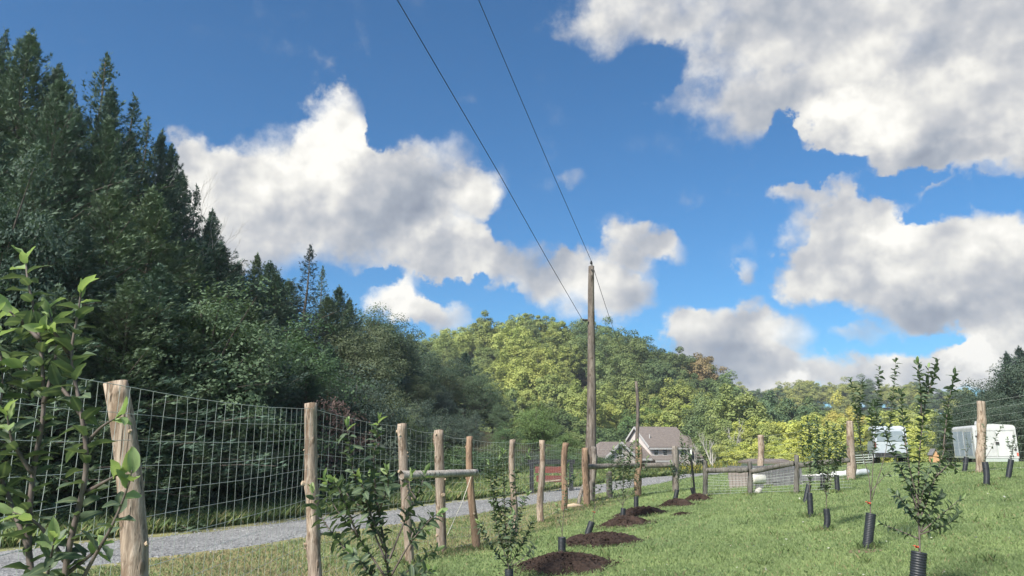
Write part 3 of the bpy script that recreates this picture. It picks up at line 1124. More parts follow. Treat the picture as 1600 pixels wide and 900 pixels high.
# leafless trees against the sky
for i, (px, py, Y, sp, lab) in enumerate(((300, 255, 30, .55, "pale leafless tree twigs sticking out of the cedars against the cloud"),
                                          (362, 372, 32, .6, "small leafless tree at the skyline left of the pointed cedar"))):
    x, y, hh = top_to_height(px, py, Y)
    o = empty("bare_tree", (x, y, h1(x, y)))
    link("branches", snag_mesh("bare_branches_%d" % i, 70 + i, hh * .95, sp, 5, .07), o)
    tag(o, lab, "tree")

# ------------------------------------------------------------------ wooded hills
hill_var = [broad_meshes("hill_tree_%d" % k, 100 + k, 11, (4.0, 3.5, 4.4, 3.2, 3.8)[k], 62, 200, .18, (.10, .14, .08, .12, .16)[k], trunk_r=.2, squash=.55) for k in range(5)]
hill_con = cedar_meshes("hill_conifer", 120, 12, 3.2, 120, 16, size=.55)


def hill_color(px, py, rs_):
    """leaf colour by where the tree grows: autumn yellow green and dark green, sunlit patches painted in"""
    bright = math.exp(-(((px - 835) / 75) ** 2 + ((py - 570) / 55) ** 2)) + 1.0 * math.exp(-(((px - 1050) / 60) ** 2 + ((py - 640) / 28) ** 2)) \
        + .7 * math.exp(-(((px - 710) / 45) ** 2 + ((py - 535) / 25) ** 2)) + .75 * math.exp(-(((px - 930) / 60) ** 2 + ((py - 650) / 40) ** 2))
    t = min(1.0, max(0.0, bright * 1.0 + rs_.uniform(-.28, .28)))  # sun patches on the hill go into the leaf colour, varied at random
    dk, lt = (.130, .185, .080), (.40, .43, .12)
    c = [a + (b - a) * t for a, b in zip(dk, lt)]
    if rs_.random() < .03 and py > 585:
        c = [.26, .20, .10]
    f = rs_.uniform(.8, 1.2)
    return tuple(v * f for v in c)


rs = random.Random(5)
cnt = 0
for gy_ in np.arange(126, 212, 7.0):
    for gx_ in np.arange(-40, 60, 6.6):
        x = gx_ + rs.uniform(-2.4, 2.4)
        y = gy_ + rs.uniform(-2.6, 2.6)
        z = h1(x, y)
        px, py = pix(x, y, z + 8)
        if px < 600 or px > 1135 or (y > 140 and z < -2):
            continue
        if y < 134 and 950 < px < 1100:
            continue
        k = rs.randrange(5)
        s = rs.uniform(.82, 1.2)
        if rs.random() < .07 and y < 165:
            plant("hill_conifer", hill_con, x, y, s * 1.0, rs.uniform(0, 6.28), (.060, .100, .085), "dark pointed conifer among the trees of the round wooded hill", "conifer", "conifers on the round hill")
        else:
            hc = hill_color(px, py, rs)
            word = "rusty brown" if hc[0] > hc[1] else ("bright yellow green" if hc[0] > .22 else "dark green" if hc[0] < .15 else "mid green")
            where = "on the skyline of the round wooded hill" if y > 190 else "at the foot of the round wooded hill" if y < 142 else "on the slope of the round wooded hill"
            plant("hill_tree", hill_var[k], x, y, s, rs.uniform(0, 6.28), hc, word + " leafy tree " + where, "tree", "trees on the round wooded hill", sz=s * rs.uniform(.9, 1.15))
        cnt += 1
# the far ridge on the right
for gy_ in np.arange(285, 345, 12):
    for gx_ in np.arange(70, 250, 9.0):
        x = gx_ + rs.uniform(-3, 3)
        y = gy_ + rs.uniform(-4, 4)
        px, py = pix(x, y, h1(x, y) + 8)
        if px < 1095 or px > 1640:
            continue
        s = rs.uniform(.85, 1.25)
        t = rs.random()
        c = (.28 + .08 * t, .31 + .06 * t, .11) if rs.random() < .75 else (.13, .18, .085)
        plant("ridge_tree", hill_var[rs.randrange(5)], x, y, s * 1.15, rs.uniform(0, 6.28), c, "tree on the far ridge along the right skyline", "tree", "trees on the far ridge", sz=s)
# trees in the valley right of the house, yellowing
val = [(1128, 612, 118, 0, .2), (1150, 606, 112, 1, .35), (1108, 628, 124, 2, .1), (1172, 628, 120, 3, .15), (1190, 612, 130, 4, .05), (1215, 612, 128, 0, .0), (1235, 640, 118, 2, .1),
       (1165, 655, 100, 3, .75), (1195, 655, 98, 1, .55), (1222, 648, 104, 4, .95), (1255, 650, 100, 0, .9), (1285, 655, 104, 2, .8), (1315, 650, 108, 3, .75), (1345, 655, 102, 1, .85),
       (1375, 650, 106, 4, .8), (1405, 655, 100, 0, .9), (1435, 655, 104, 2, .85), (1262, 625, 132, 1, .1), (1290, 640, 124, 3, .5), (1400, 630, 126, 4, .6), (1440, 630, 130, 0, .5),
       (1465, 645, 115, 3, .5), (1135, 680, 90, 2, .5), (1172, 685, 84, 0, .95), (1206, 686, 86, 3, .85), (1240, 682, 84, 1, 1.0), (1275, 688, 88, 4, .7), (1310, 686, 86, 2, .95), (1350, 690, 88, 0, .9), (1390, 690, 86, 3, .85),
       (1100, 660, 128, 1, .3), (1075, 640, 140, 4, .85), (1120, 655, 108, 0, .25), (1150, 700, 80, 4, .7), (1430, 692, 82, 1, .8), (1470, 690, 80, 2, .6), (1225, 702, 76, 2, .8), (1190, 706, 74, 1, .6)]
for px, py, Y, k, t in val:
    x, y, hh = top_to_height(px, py, Y)
    dk, lt = (.11, .17, .085), (.50, .52, .13)
    c = [a + (b - a) * t for a, b in zip(dk, lt)]
    f = hh / 11
    lab = "yellow green leafy tree in the valley right of the house" if t > .45 else "darker green tree rising among yellow trees right of the house"
    plant("valley_tree", hill_var[k], x, y, max(f, .55) * rs.uniform(.8, 1.0), rs.uniform(0, 6.28), c, lab, "tree", "trees in the valley right of the house", sz=f)
x, y, hh = top_to_height(1318, 624, 112)
plant("valley_tree", hill_var[2], x, y, hh / 11 * .62, 1.0, (.46, .42, .12), "smooth round golden tree behind the tall fence post on the right", "tree", None, sz=hh / 11)
# trees behind the house
for px, py, Y, k, c in ((985, 640, 138, 0, (.128, .196, .071)), (1015, 628, 142, 2, (.170, .238, .076)), (1045, 640, 136, 1, (.340, .408, .093)), (1075, 632, 140, 3, (.323, .391, .085)),
                        (960, 660, 126, 4, (.119, .178, .071)), (935, 672, 118, 1, (.111, .170, .068)), (1100, 650, 134, 2, (.221, .289, .085)), (905, 650, 130, 3, (.153, .221, .076)), (870, 640, 130, 0, (.128, .187, .068))):
    x, y, hh = top_to_height(px, py, Y)
    f = hh / 11
    plant("valley_tree", hill_var[k], x, y, max(f, .6), rs.uniform(0, 6.28), c, "leafy tree standing close behind the house", "tree", "trees close behind the house", sz=f)
# pale bare trunks among the yellow trees
for i, (px, py, Y, lab) in enumerate(((1112, 662, 88, "pale dead tree with forked trunk right of the house"), (1143, 640, 92, "tall pale dead tree among the yellow trees"), (1082, 690, 84, "short pale dead tree by the end of the house"))):
    x, y, hh = top_to_height(px, py, Y)
    o = empty("dead_tree", (x, y, h1(x, y)))
    link("branches", snag_mesh("dead_branches_%d" % i, 84 + i, hh * .9, .38, 3, .16), o)
    tag(o, lab, "tree")
# dark trees at the right edge
rt = [(1500, 622, 46, 0), (1530, 600, 50, 2), (1512, 640, 44, 1), (1560, 585, 52, 0), (1600, 560, 50, 2), (1640, 545, 52, 1), (1545, 630, 46, 2), (1585, 620, 46, 0), (1625, 610, 46, 1), (1680, 560, 50, 0), (1475, 650, 54, 1)]
for px, py, Y, k in rt:
    x, y, hh = top_to_height(px, py, Y)
    f = hh / 7
    plant("leafy_tree", near_broad[k], x, y, f * 1.0, rs.uniform(0, 6.28), (.072, .105, .072), "dark leafy tree rising behind the white trailer", "tree", "dark trees behind the trailer", sz=f)
for px, py, Y, k in ((1571, 552, 54, 1), (1592, 545, 55, 0), (1535, 612, 52, 3)):
    x, y, hh = top_to_height(px, py, Y)
    plant("cedar_tree", cedars[k], x, y, hh / 12 * 1.25, rs.uniform(0, 6.28), (.060, .092, .074), "dark pointed cedar behind the white trailer", "cedar tree", "cedars behind the trailer", sz=hh / 12)


# ------------------------------------------------------------------ fence posts and wire
def post_mesh(name, base, top, r0, r1, mat, seed, knots=13):
    """crooked peeled pole with flats, bumps and cut-off branch stubs; local to base"""
    rs_ = random.Random(seed)
    base, top = Vector(base), Vector(top)
    ax = top - base
    L = ax.length
    d = ax.normalized()
    s = d.orthogonal().normalized()
    u = d.cross(s)
    n, m = 14, 22
    bend = [Vector((rs_.uniform(-1, 1), rs_.uniform(-1, 1), 0)) * 0.016 * L for _ in range(4)]
    ph = [rs_.uniform(0, 6.28) for _ in range(6)]
    kn = [(rs_.uniform(.06, .97), rs_.uniform(0, 6.28), rs_.uniform(.10, .34)) for _ in range(knots)]
    vs, fs = [], []
    for i in range(m + 1):
        t = i / m
        c = d * (L * t) + bend[0] * math.sin(t * 3.1) + bend[1] * math.sin(t * 6.3)
        r = r0 + (r1 - r0) * t
        for k in range(n):
            a = 6.2832 * k / n
            rr_ = r * (1 + .07 * math.sin(2 * a + ph[0] + 3 * t) + .035 * math.sin(3 * a + ph[1] + 9 * t) + .03 * math.sin(5 * a + ph[2] + 17 * t))
            for kt, ka, ks in kn:
                da = (a - ka + math.pi) % 6.2832 - math.pi
                rr_ += r * ks * math.exp(-(da / .45) ** 2 - ((t - kt) * L / (r * 1.1)) ** 2)
            vs.append(c + (s * math.cos(a) + u * math.sin(a)) * rr_)
    for i in range(m):
        for k in range(n):
            a, b = i * n + k, i * n + (k + 1) % n
            fs.append((a, b, b + n, a + n))
    c = len(vs)
    tilt = Vector((rs_.uniform(-.2, .2), rs_.uniform(-.2, .2), 0)) * r1
    vs.append(d * L + d * (.004 + .08 * r1))
    for k in range(n):
        fs.append((m * n + k, m * n + (k + 1) % n, c))
    mb = MB()
    mb.add(vs, fs)
    me = mb.mesh(name, mat, True)
    stubs = []
    for kt, ka, ks in kn:
        kb = MB()
        cc = d * (L * kt) + bend[0] * math.sin(kt * 3.1) + bend[1] * math.sin(kt * 6.3)
        o = s * math.cos(ka) + u * math.sin(ka)
        r = r0 + (r1 - r0) * kt
        p0 = cc + o * r * (.95 + ks * .6)
        kb.tube([p0, p0 + (o + d * .35).normalized() * r * rs_.uniform(.18, .42)], [r * ks * 1.3, r * ks * 1.15], 7)
        stubs.append(kb.mesh(name + "_stub", M['knot'], False))
    return me, stubs


FENCE_N = [0]
FEET = []


def add_post(parent, top_px, top_py, bot_px, Y, dia_px, mat='post', top_Y=None, label=None, lean=0.0):
    FENCE_N[0] += 1
    top = P(top_px, top_py, Y)
    bx = P(bot_px, 720, Y).x
    for _ in range(3):
        bx = P(bot_px, pix(bx, Y, h1(bx, Y))[1], Y).x
    base = Vector((bx, Y, h1(bx, Y) - .12))
    FEET.append((base.x, base.y, .10 + dia_px * Y / F))
    r = dia_px * Y / F / 2
    me, kn = post_mesh("post", base, top, r * 1.06, r * .94, M[mat], 200 + FENCE_N[0])
    o = link("post", me, parent)
    o.location = base - parent.location
    if Y < 13:
        for k_ in kn:
            link("branch_stub", k_, o)
    if label:
        o["label"] = label
    return base, top


def log_rail(parent, a, b, ra, rb, mat, seed, name="rail"):
    me, kn = post_mesh(name, a, b, ra, rb, M[mat], seed, 5)
    o = link(name, me, parent)
    o.location = Vector(a) - parent.location
    return o


def wire_run(parent, path, rows, stay_gap, rad, seed, zoff=0.0):
    """woven wire: straight line wires and upright stay wires between the posts"""
    rs_ = random.Random(seed)
    L = [0.0]
    for a, b in zip(path[:-1], path[1:]):
        L.append(L[-1] + math.hypot(b[0] - a[0], b[1] - a[1]))
    tot = L[-1]
    lx = lambda s: float(np.interp(s, L, [q[0] for q in path]))
    ly = lambda s: float(np.interp(s, L, [q[1] for q in path]))
    lt = lambda s: float(np.interp(s, L, [q[2] for q in path]))

    def wz(s, f):
        g = h1(lx(s), ly(s))
        top = lt(s)
        k = min(range(len(L)), key=lambda i: abs(L[i] - s))
        j = max(0, min(len(L) - 2, int(np.searchsorted(L, s) - 1)))
        q = (s - L[j]) / max(1e-6, L[j + 1] - L[j])
        sag = .035 * f * math.sin(math.pi * min(1, max(0, q)))
        return g + .06 + (top - g - .06) * f - sag + zoff
    ns = max(8, int(tot / .3))
    base = parent.location
    for i, f in enumerate(rows):
        pts = []
        for k in range(ns + 1):
            s = tot * k / ns
            pts.append(Vector((lx(s) + rs_.uniform(-.002, .002), ly(s) + rs_.uniform(-.002, .002), wz(s, f) + rs_.uniform(-.003, .003))) - base)
        MB().tube(pts, rad * (1.25 if i in (0, len(rows) - 1) else 1.0), 4, False).build("line_wire", M['wire'], parent)
    n = int(tot / stay_gap)
    for k in range(n):
        s = (k + .5) * stay_gap
        pts = []
        wig = rs_.uniform(-.012, .012)
        for j, f in enumerate(rows):
            sj = s + wig * math.sin(j * .8) + rs_.uniform(-.005, .005)
            pts.append(Vector((lx(sj), ly(sj), wz(sj, f))) - base)
        MB().tube(pts, rad * .85, 3, False).build("stay_wire", M['wire'], parent)


f1 = empty("wire_fence", (-2.3, 8.4, h1(-2.3, 8.4)))
tag(f1, "tall woven wire fence on peeled log posts along the gravel lane", "fence")
plist = [(-900, 330, -900, 1.35, 60, 'post'), (181, 597, 232, 4.65, 35, 'post'), (486, 630, 497, 8.4, 20, 'post'), (628, 662, 642, 11.0, 13.5, 'post'), (686, 672, 691, 12.0, 14, 'post'),
         (734, 682, 745, 12.3, 11, 'post_red'), (801, 687, 803, 14.3, 9.5, 'post'), (847, 688, 846, 16.6, 9.5, 'post'), (884, 692, 879, 18.6, 9.5, 'post_red')]
tops = []
for a in plist:
    b, t_ = add_post(f1, a[0], a[1], a[2], a[3], a[4], a[5])
    tops.append(((b.x + t_.x) / 2 - .07, b.y, min(t_.z - .04, h1(b.x, b.y) + 2.02)))
b, t_ = add_post(f1, 914, 700, 917, 20.0, 9.5, 'post_red', label="orange brown corner post beside the power pole")
tops.append(((b.x + t_.x) / 2 - .05, b.y, t_.z - .04))
log_rail(f1, P(632, 742, 11.0) + Vector((-.03, -.12, 0)), P(743, 738, 12.25) + Vector((.02, -.12, 0)), .062, .055, 'pale_rail', 401)["label"] = "pale bark covered cross rail tying three posts"
MB().tube([P(737, 742, 12.2) - f1.location, P(722, 785, 12.1) - f1.location, P(699, 836, 11.9) - f1.location], .006, 5).build("tension_cord", M['rope'], f1)
rows = [i / 12 for i in range(13)]
wire_run(f1, tops, rows, .165, .0016, 5)

f2 = empty("wire_fence", (5.0, 22.8, h1(5.0, 22.8)))
tag(f2, "wire fence on log posts along the back of the lawn with a log cross rail", "fence")
b2 = []
for a in ((928, 698, 926, 21.3, 8.5, 'post_grey'), (952, 737, 952, 22.0, 8.5, 'post_grey'), (998, 699, 998, 22.3, 9.5, 'post_red'), (1055, 697, 1056, 22.8, 10, 'post_grey'),
          (1189, 680, 1191, 24.0, 10, 'post'), (1328, 658, 1329, 22.5, 11, 'post'), (1532, 627, 1530, 21.5, 11.5, 'post'), (1740, 590, 1740, 20, 12, 'post')):
    b, t_ = add_post(f2, a[0], a[1], a[2], a[3], a[4], a[5])
    if a[0] != 952:
        b2.append(((b.x + t_.x) / 2, b.y + .07, t_.z - .05))
log_rail(f2, P(911, 729, 20.3) + Vector((0, -.1, 0)), P(996, 727, 22.1) + Vector((0, -.13, 0)), .075, .07, 'post_grey', 402)
log_rail(f2, P(999, 728, 22.3) + Vector((.1, -.13, 0)), P(1054, 726, 22.7) + Vector((-.05, -.1, 0)), .075, .068, 'post_grey', 403)
# diagonal props at the corner
log_rail(f2, P(904, 789, 20.6), P(918, 738, 21.0), .055, .05, 'post_grey', 404, "brace")
wire_run(f2, b2, [i / 9 for i in range(10)], .32, .0012, 6)
# thin steel T post with a white tip beside the back fence
g = G(1087, 779)
tp = empty("steel_post", g)
MB().bar((0, 0, -.1), (-.06, 0, 1.12), .03).bar((0, .02, -.1), (-.06, .02, 1.12), .012, .05).build("shaft", M['iron'], tp)
MB().bar((-.06, 0, 1.121), (-.068, 0, 1.26), .034).build("tip", M['white'], tp)
tag(tp, "thin dark steel post with a white tip beside the back fence", "post")

# ------------------------------------------------------------------ power poles and lines
pb = P(917, 720, 21.7)
pole1 = empty("utility_pole", (pb.x, 21.7, h1(pb.x, 21.7)))
pt = P(924, 416, 21.7) - pole1.location
me, kn = post_mesh("pole", Vector((0, 0, -.2)), pt, .165, .092, M['pole'], 500, 0)
o = link("shaft", me, pole1)
o.location = (0, 0, -.2)
MB().tube([pt + Vector((0, 0, -.02)), pt + Vector((0, 0, .16))], [.014, .012], 6).build("pin", M['iron'], pole1)
MB().tube([pt + Vector((0, 0, .07)), pt + Vector((0, 0, .10)), pt + Vector((0, 0, .13)), pt + Vector((0, 0, .17))], [.030, .045, .030, .022], 10).build("insulator", M['iron'], pole1)
for dz in (-.14, -.32):
    MB().tube([pt + Vector((.0, -.085, dz)), pt + Vector((0, -.115, dz))], [.022, .022], 8).build("bolt", M['iron'], pole1)
MB().box(-.10, .02, -.19, -.155, .6, 1.35).build("warning_plate", M['post_red'], pole1)
at2 = P(914, 500, 21.7) - pole1.location
MB().tube([at2 + Vector((-.07, 0, 0)), at2 + Vector((.08, 0, 0))], [.03, .03], 8).build("clevis", M['iron'], pole1)
tag(pole1, "tall weathered wooden utility pole standing by the fence corner", "utility pole")
pb2 = P(996, 720, 56)
pole2 = empty("utility_pole", (pb2.x, 56, h1(pb2.x, 56)))
pt2 = P(994, 596, 56) - pole2.location
me, kn = post_mesh("pole_far", Vector((0, 0, -.2)), pt2, .17, .10, M['pole'], 501, 0)
o = link("shaft", me, pole2)
o.location = (0, 0, -.2)
MB().tube([pt2 + Vector((0, 0, -.02)), pt2 + Vector((0, 0, .16))], [.025, .02], 6).build("pin", M['iron'], pole2)
tag(pole2, "distant utility pole standing in front of the house", "utility pole")


def cable(name, pts, rad, label):
    q = []
    for a, b in zip(pts[:-1], pts[1:]):
        for k in range(10):
            q.append(Vector(a).lerp(Vector(b), k / 10))
    q.append(Vector(pts[-1]))
    o0 = q[0]
    o = MB().tube([v - o0 for v in q], rad, 5).build(name, M['cable'], None, True)
    o.location = o0
    tag(o, label, "power line", "power lines")


def arc(a, b, sag, n=24):
    a, b = Vector(a), Vector(b)
    return [a.lerp(b, k / n) - Vector((0, 0, sag * 4 * (k / n) * (1 - k / n))) for k in range(n + 1)]


top1 = pole1.location + pt + Vector((0, 0, .17))
top2 = pole2.location + pt2 + Vector((0, 0, .16))
att = pole1.location + at2 + Vector((-.07, 0, 0))
m1 = P(748, 0, 11.0)
e1 = m1 + (m1 - top1) * 2.2 + Vector((0, 0, 1.0))
cable("power_line", [top1, top1.lerp(m1, .5) - Vector((0, 0, .05)), m1, m1.lerp(e1, .5) - Vector((0, 0, .3)), e1], .0068, "thin dark power line from the pole top to the upper right edge of the sky")
m2 = P(621, 0, 9.5)
e2 = m2 + (m2 - att) * 1.8 + Vector((0, 0, .8))
mid2 = P(778, 268, 14.6)
cable("power_line", [att, att.lerp(mid2, .5) - Vector((0, 0, .03)), mid2, m2, m2.lerp(e2, .5) - Vector((0, 0, .2)), e2], .0074, "dark power line meeting the pole below its top and crossing the sky on the left")
cable("power_line", arc(top1, top2, .55), .009, "power line running from the near pole top to the distant pole")

# ------------------------------------------------------------------ apple saplings
def leaf_mesh(name, mat, curl, fold, wid):
    """one apple leaf, base at the origin, length 1 along y: folded along the midrib and curved"""
    st = [0.0, .14, .34, .56, .76, .92, 1.0]
    ww = [.015, .62, .95, 1.0, .78, .36, .0]
    v, f = [], []
    for t, w in zip(st, ww):
        z = -curl * t * t
        hw = wid * w
        v.append((0, t, z))
        wv = .05 * math.sin(t * 11 + curl * 9) * w
        v.append((-hw * (1 + .12 * math.sin(t * 17)), t - .03 * w, z + fold * hw + wv))
        v.append((hw * (1 + .12 * math.sin(t * 14 + 2)), t - .03 * w, z + fold * hw - wv * .8))
    for i in range(len(st) - 1):
        a, b = i * 3, (i + 1) * 3
        if i == len(st) - 2:
            f += [(a, a + 1, b), (a, b, a + 2)]
        else:
            f += [(a, a + 1, b + 1, b), (a, b, b + 2, a + 2)]
    me = bpy.data.meshes.new(name)
    me.from_pydata(v, [], f)
    me.materials.append(mat)
    me.polygons.foreach_set("use_smooth", np.ones(len(me.polygons), bool))
    at = me.attributes.new("mid", 'FLOAT', 'POINT')
    at.data.foreach_set("value", np.array([1.0 if i % 3 == 0 else 0.0 for i in range(len(v))], np.float32))
    me.update()
    return me


LEAVES = [leaf_mesh("leaf_%d" % i, M['leaf'], c, fo, w) for i, (c, fo, w) in enumerate(((.35, .45, .25), (.15, .6, .23), (.6, .35, .27), (-.1, .7, .22)))]
YOUNG = [leaf_mesh("young_leaf_%d" % i, M['leaf_young'], c, fo, w) for i, (c, fo, w) in enumerate(((.12, .6, .21), (.35, .5, .24), (-.15, .75, .19)))]
LV_NP = []
for me in LEAVES + YOUNG:
    LV_NP.append((np.array([v.co[:] for v in me.vertices]), [tuple(p.vertices) for p in me.polygons]))


def catmull(pts, n):
    pts = [Vector(p) for p in pts]
    q = [pts[0] * 2 - pts[1]] + pts + [pts[-1] * 2 - pts[-2]]
    out = []
    for i in range(1, len(q) - 2):
        for k in range(n):
            t = k / n
            a, b, c, d = q[i - 1], q[i], q[i + 1], q[i + 2]
            out.append(.5 * ((2 * b) + (c - a) * t + (2 * a - 5 * b + 4 * c - d) * t * t + (3 * b - a - 3 * c + d) * t ** 3))
    out.append(pts[-1])
    return out


def sapling(label, base, Y, shoots, leaf=.075, gap=.03, seed=1, stem_r=.011, parts=True, young_tip=4, tie=None, start=.25, group="young apple trees"):
    """shoots: photo pixel lines at distance Y; each gets a stem and leaves spiralling up it"""
    rs_ = random.Random(seed)
    root = empty("apple_sapling", base)
    tag(root, label, "sapling", group)
    leaves = []
    for si, sh_ in enumerate(shoots):
        opt = {}
        if isinstance(sh_[-1], dict):
            opt, sh_ = sh_[-1], sh_[:-1]
        dep = opt.get('d', rs_.uniform(-.16, .16)) * (1.0 if Y > 3 else .7)
        pts = []
        for k, (px, py) in enumerate(sh_):
            pts.append(P(px, py, Y + dep * (k / max(1, len(sh_) - 1))) - root.location)
        if opt.get('root'):
            pts.insert(0, Vector((0, 0, -.05)))
        cv = catmull(pts, 6)
        r0 = opt.get('r', stem_r * (.62 if not opt.get('root') else 1.0))
        nn = len(cv)
        rad = [max(.0016, r0 * (1 - .82 * k / (nn - 1))) for k in range(nn)]
        MB().tube(cv, rad, 7 if Y < 9 else 5).build("trunk" if opt.get('root') else "branch", M['twig'], root, True)
        # leaves
        acc = [0.0]
        for a, b in zip(cv[:-1], cv[1:]):
            acc.append(acc[-1] + (b - a).length)
        tot = acc[-1]
        st = opt.get('start', start) * tot
        g_ = gap * opt.get('gap', 1.0)
        s = st
        ang = rs_.uniform(0, 6.28)
        while s < tot:
            if rs_.random() < opt.get('keep', .96):
                j = min(len(acc) - 2, int(np.searchsorted(acc, s)) - 1 if s > 0 else 0)
                j = max(0, j)
                q = (s - acc[j]) / max(1e-6, acc[j + 1] - acc[j])
                p = cv[j].lerp(cv[j + 1], q)
                d = (cv[j + 1] - cv[j]).normalized()
                tip = (tot - s) / tot
                sx = d.orthogonal().normalized()
                rot = Matrix.Rotation(ang + rs_.uniform(-.5, .5), 3, d)
                radial = rot @ sx
                opn = math.radians(rs_.uniform(42, 82)) if (tot - s) > 3 * g_ else math.radians(rs_.uniform(14, 45))
                ld = (d * math.cos(opn) + radial * math.sin(opn)).normalized()
                ld = (ld + Vector((0, 0, rs_.uniform(-.25, .12)))).normalized()
                nrm_ = (d * math.sin(opn) - radial * math.cos(opn))
                nrm_ = (nrm_ - ld * nrm_.dot(ld)).normalized()
                nrm_ = Matrix.Rotation(rs_.uniform(-.6, .6), 3, ld) @ nrm_
                sd_ = ld.cross(nrm_).normalized()
                ll = leaf * rs_.uniform(.72, 1.15) * opt.get('size', 1.0)
                yn = (tot - s) < young_tip * g_ and opt.get('young', True)
                if yn:
                    ll *= .95
                m4 = Matrix((( sd_.x * ll, ld.x * ll, nrm_.x * ll, p.x), (sd_.y * ll, ld.y * ll, nrm_.y * ll, p.y), (sd_.z * ll, ld.z * ll, nrm_.z * ll, p.z), (0, 0, 0, 1)))
                vi = (len(LEAVES) + rs_.randrange(len(YOUNG))) if yn else rs_.randrange(len(LEAVES))
                leaves.append((m4, vi))
            s += g_ * rs_.uniform(.7, 1.3)
            ang += 2.4
    rs_.shuffle(leaves)
    nobj = 298 if parts else 0
    allm = LEAVES + YOUNG
    for m4, vi in leaves[:nobj]:
        o = bpy.data.objects.new("leaf", allm[vi])
        COL.objects.link(o)
        o.parent = root
        o.matrix_basis = m4
    rest = leaves[nobj:]
    if rest:
        V_, Fq, Ft, mq, mt = [], [], [], [], []
        b = 0
        for m4, vi in rest:
            co, fs = LV_NP[vi]
            A = np.array(m4)
            V_.append(co @ A[:3, :3].T + A[:3, 3])
            for p_ in fs:
                (Fq if len(p_) == 4 else Ft).append(tuple(i + b for i in p_))
                (mq if len(p_) == 4 else mt).append(1 if vi >= len(LEAVES) else 0)
            b += len(co)
        me = mesh_np("foliage", np.concatenate(V_), [np.array(Fq), np.array(Ft)], [M['leaf'], M['leaf_young']], True, mat_idx=mq + mt)
        at = me.attributes.new("mid", 'FLOAT', 'POINT')
        at.data.foreach_set("value", np.tile(np.array([1.0, 0.0, 0.0], np.float32), len(me.vertices) // 3))
        o = link("foliage", me, root)
        o["kind"] = "stuff"
    if tie is not None:
        tp_ = P(tie[0], tie[1], Y) - root.location
        k = Y / 1155 * tie[2]
        mb = MB()
        mb.tube([tp_ + Vector((-.3 * k, -.02, 0)), tp_ + Vector((.25 * k, -.02, -.02 * k))], [.22 * k, .2 * k], 8)
        mb.tube([tp_ + Vector((-.2 * k, -.03, 0)), tp_ + Vector((-.8 * k, -.06, .35 * k)), tp_ + Vector((-1.1 * k, -.05, .3 * k))], [.13 * k, .1 * k, .05 * k], 6)
        mb.build("ribbon", M['ribbon'], root)
    return root


def guard(label, base, top_px, top_py, dia_px, extra_bend=0.0, group="black trunk guards"):
    """black corrugated plastic tube: ribs, open top"""
    Y = base.y
    FEET.append((base.x, base.y, .10))
    top = P(top_px, top_py, Y)
    r = dia_px * Y / F / 2
    ax = top - base
    L = ax.length
    root_loc = base.copy()
    mb = MB()
    pts, rad = [], []
    nr = max(10, int(L / .021))
    side = Vector((1, 0, 0))
    for i in range(nr + 1):
        for dt, rf_ in ((0.0, .93), (.3, 1.0), (.62, 1.0), (.92, .93)):
            t = (i + dt) / (nr + 1)
            pts.append(ax * t + side * (extra_bend * r * math.sin(math.pi * t)))
            rad.append(r * rf_)
    mb.tube(pts, rad, 16, False)
    # inside of the tube
    mb.tube([pts[-1], pts[-1] - ax * .02, pts[-1] - ax * .25], [rad[-1], r * .84, r * .84], 16, False)
    o = mb.build("trunk_guard", M['tube'], None, True)
    o.location = root_loc
    o.data.materials[0] = M['tube']
    tag(o, label, "trunk guard", group)
    return o


def mulch(label, px0, px1, py_c, seed, hgt=.11, group="mulch mounds"):
    """low heap of shredded bark"""
    r = np.random.default_rng(seed)
    a, b = G(px0, py_c), G(px1, py_c)
    c = (a + b) / 2
    rx = (b - a).length / 2
    rx = abs(b.x - a.x) / 2
    ry_ = rx * .95
    n, m = 40, 14
    vs, fs = [], []
    ph = r.uniform(0, 6.28, 5)
    for i in range(m + 1):
        q = i / m
        for k in range(n):
            an = 6.2832 * k / n
            wob = 1 + .13 * math.sin(2 * an + ph[0]) + .08 * math.sin(3 * an + ph[1]) + .08 * math.sin(7 * an + ph[2]) + .06 * math.sin(13 * an + ph[4])
            x = c.x + math.cos(an) * rx * q * wob
            y = c.y + math.sin(an) * ry_ * q * wob
            z = h1(x, y) + hgt * (1 - q ** 2.2) * (1 + .3 * math.sin(3 * an + ph[3]) * q) + r.normal(0, .020) * (1 - q * .5) - (.02 if i == m else 0)
            vs.append((x - c.x, y - c.y, z - c.z))
    for i in range(m):
        for k in range(n):
            A, B = i * n + k, i * n + (k + 1) % n
            fs.append((A, B, B + n, A + n))
    mb = MB()
    mb.add(vs, fs)
    for j in range(1300):
        q = math.sqrt(r.random()) * 1.15 * (1 + .25 * r.exponential() * (r.random() < .25))
        an = r.uniform(0, 6.28)
        x = c.x + math.cos(an) * rx * q
        y = c.y + math.sin(an) * ry_ * q
        z = h1(x, y) + hgt * max(0, 1 - q ** 2.2) + .008 - c.z
        d = Vector((r.normal(), r.normal(), r.normal() * .4)).normalized() * r.uniform(.015, .05)
        s_ = d.orthogonal().normalized() * r.uniform(.004, .011)
        p = Vector((x - c.x, y - c.y, z))
        mb.add([p - d, p + s_, p + d, p - s_ + Vector((0, 0, .004))], [(0, 1, 2), (0, 2, 3)])
    o = mb.build("mulch_mound", M['mulch'])
    o.location = c
    tag(o, label, "mulch", group)
    return c


